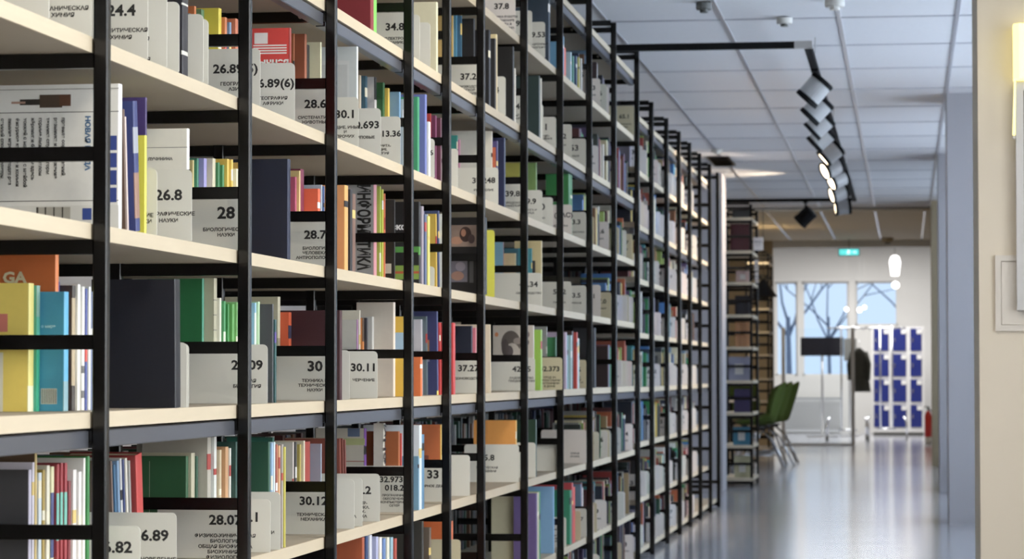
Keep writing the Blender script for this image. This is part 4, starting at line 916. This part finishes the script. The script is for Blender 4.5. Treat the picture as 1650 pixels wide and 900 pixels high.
# pendant lamps
t = thing('pendant_lamp', 'bright white faceted pendant lamp in the lobby opening', 'lamp', (at(1443, 600, 40.3).x, 40.3, 0))
z1, z0 = at(1443, 411, 40.3).z, at(1443, 444, 40.3).z
LW = mat('glowing_white_shade', (.9, .9, .9), .5, emit=(1, .98, .95), es=3, noise=.01)
m = MB(); m.tube([(0, 0, z0), (0, 0, z0+.01), (0, 0, z0+.2), (0, 0, z1-.02), (0, 0, z1)], [.055, .06, .085, .06, .02], LW, 10); m.build('lamp_shade', t)
m = MB(); m.tube([(0, 0, z1), (0, 0, CZ+.245)], .006, GRP, 6); m.build('cord', t)
for i, (px, py, rr, L) in enumerate(((1364, 498, .035, 'small round white lamp reflection at the middle lobby window, built as a globe'), (1385, 499, .04, 'round white lamp reflection between the lobby windows, built as a globe'), (1393, 495, .032, 'smaller white lamp reflection beside the one between lobby windows'), (1443, 459, .06, 'small white glow low under the faceted pendant lamp, built as a globe'))):  # globes stand for lamp reflections in the glass, the last for a glow
    p = at(px, py, 46.2); t = thing('lamp_glow_globe', L, 'lamp', (p.x, p.y, 0)); m = MB()
    N = 10; m.tube([(0, 0, p.z-rr*math.cos(PI*k/N)) for k in range(N+1)], [max(.001, rr*math.sin(PI*k/N)) for k in range(N+1)], LW, 16); m.build('globe', t)
    m = MB(); m.tube([(0, 0, p.z+rr), (0, 0, CZ+.245)], .002, PAINT, 6); m.build('cord', t)  # made-up cord, added with each glow globe
# exit sign
t = thing('exit_sign', 'glowing turquoise exit sign with white running figure over the lobby opening', 'sign', (0, 0, 0)); YE = 38.3
a, b_ = at(1351, 412, YE), at(1385, 400, YE)
m = MB(); m.box(a.x, b_.x, YE, YE+.05, a.z, b_.z, mat('sign_casing', (.06, .25, .26), .4, noise=.02)); m.build('casing', t)
SG = mat('sign_lit', (.1, .6, .6), .4, emit=(.12, .72, .70), es=1.1, noise=.01); SW = mat('sign_white', (.9, 1, 1), .4, emit=(.8, 1, 1), es=1.4, noise=.01)
m = MB(); m.box(a.x+.012, b_.x-.012, YE-.004, YE-.0003, a.z+.01, b_.z-.01, SG); m.build('lit_face', t)
cx, cz, s = (a.x+b_.x)/2, (a.z+b_.z)/2, .035
m = MB(); yy = YE-.008
def qd(pts): m.prism([(cx+p[0]*s, cz+p[1]*s) for p in pts], yy, yy+.003, SW, ax='y')
qd([(-.3, .75), (.1, .75), (.1, 1.1), (-.3, 1.1)]); qd([(-.5, -.1), (0, -.2), (.1, .65), (-.4, .6)]); qd([(.1, .5), (.7, .15), (.65, 0), (.05, .3)]); qd([(-.45, .5), (-1, .1), (-.9, 0), (-.35, .3)]); qd([(-.1, -.15), (.5, -.6), (.3, -.75), (-.35, -.2)]); qd([(-.45, -.1), (-.9, -.9), (-.7, -1), (-.15, -.2)])
qd([(1.4, .12), (2.2, .12), (2.2, -.12), (1.4, -.12)]); qd([(2.2, .45), (2.9, 0), (2.2, -.45)])
m.build('running_figure', t)
m = MB(); m.box(cx-.005, cx+.005, YE+.02, YE+.03, b_.z, CZ-.036, GRP); m.build('hanger', t)
# fire extinguisher
t = thing('fire_extinguisher', 'red fire extinguisher standing at the right jamb of the lobby opening', 'fire extinguisher', (at(1495, 600, 40.0).x, 40.0, 0))
REDM = mat('red_enamel', (.62, .03, .02), .3, noise=.03)
m = MB(); m.tube([(0, 0, 0.0), (0, 0, .1), ], .05, PAINT, 16); m.build('foot_ring', t)
m = MB(); m.tube([(0, 0, .101), (0, 0, .40), (0, 0, .45), (0, 0, .475)], [.052, .052, .035, .018], REDM, 18); m.build('cylinder', t)
m = MB(); m.tube([(0, 0, .476), (0, 0, .52)], .014, BLACK, 8); m.box(-.05, .02, -.01, .01, .521, .535, BLACK); m.build('handle', t)
m = MB(); m.tube([(.015, 0, .5), (.06, 0, .45), (.065, 0, .3), (.06, 0, .2)], .008, BLACK, 8); m.build('hose', t)
# bare trees outside the lobby windows
BARK = mat('bark', (.20, .22, .27), .9, noise=.2, scale=10)
def tree(px, Y, lb, L, rr=.12, sd=1):
    r = random.Random(sd); x = at(px, 600, Y).x; m = MB()
    t = thing('bare_tree', L, 'tree', (x, Y, 0)); top = at(px, 510, Y).z
    m.tube([(0, 0, -.2), (.02, 0, 1.0), (0, 0, top)], [rr*1.2, rr, rr*.75], BARK, 8); m.build('trunk', t)
    for k in range(lb):
        a = -.75+1.5*k/(lb-1)+r.uniform(-.1, .1); ln = r.uniform(2.0, 3.0); z0 = top-r.uniform(.0, .5)
        p = [(0, 0, z0)]
        for q in range(1, 6): p.append((math.sin(a)*ln*q/5+r.uniform(-.06, .06), r.uniform(-.1, .1), z0+math.cos(a)*ln*q/5))
        m = MB(); m.tube(p, [rr*.55*(1-q*.15) for q in range(6)], BARK, 6)
        for q in (2, 3, 4):
            b2 = a+r.choice((-1, 1))*.7; m.tube([p[q], (p[q][0]+math.sin(b2)*.8, p[q][1], p[q][2]+math.cos(b2)*.8)], [.012, .005], BARK, 5)
        m.build('branch', t)
tree(1335, 54, 5, 'bare tree with forked branches outside the middle lobby window', .035, 3)
tree(1270, 57, 4, 'bare tree outside the narrow lobby window', .06, 5)
tree(1462, 53, 4, 'bare tree whose branch crosses the window beside the lockers', .035, 9)

# unseen fill lights added under the ceiling at near racks, lobby and corridor
area('ceiling_fill', (-.3, 3.2, CZ-.03), (0, 0, 0), .6, 1.2, 30, (1, .88, .70))
area('ceiling_fill', (-.3, 8.0, CZ-.03), (0, 0, 0), .6, 1.2, 30, (1, .88, .70))
area('ceiling_fill', (-.3, 0.2, CZ-.03), (0, 0, 0), .6, 1.2, 40, (1, .88, .70))
area('lobby_fill', (-.8, 43.5, CZ+.2), (0, 0, 0), 2.0, 4, 210, (1, .98, .96))
area('corridor_fill', (-2.2, 34.5, CZ-.05), (0, 0, 0), .6, 1.2, 60, (1, .82, .58))
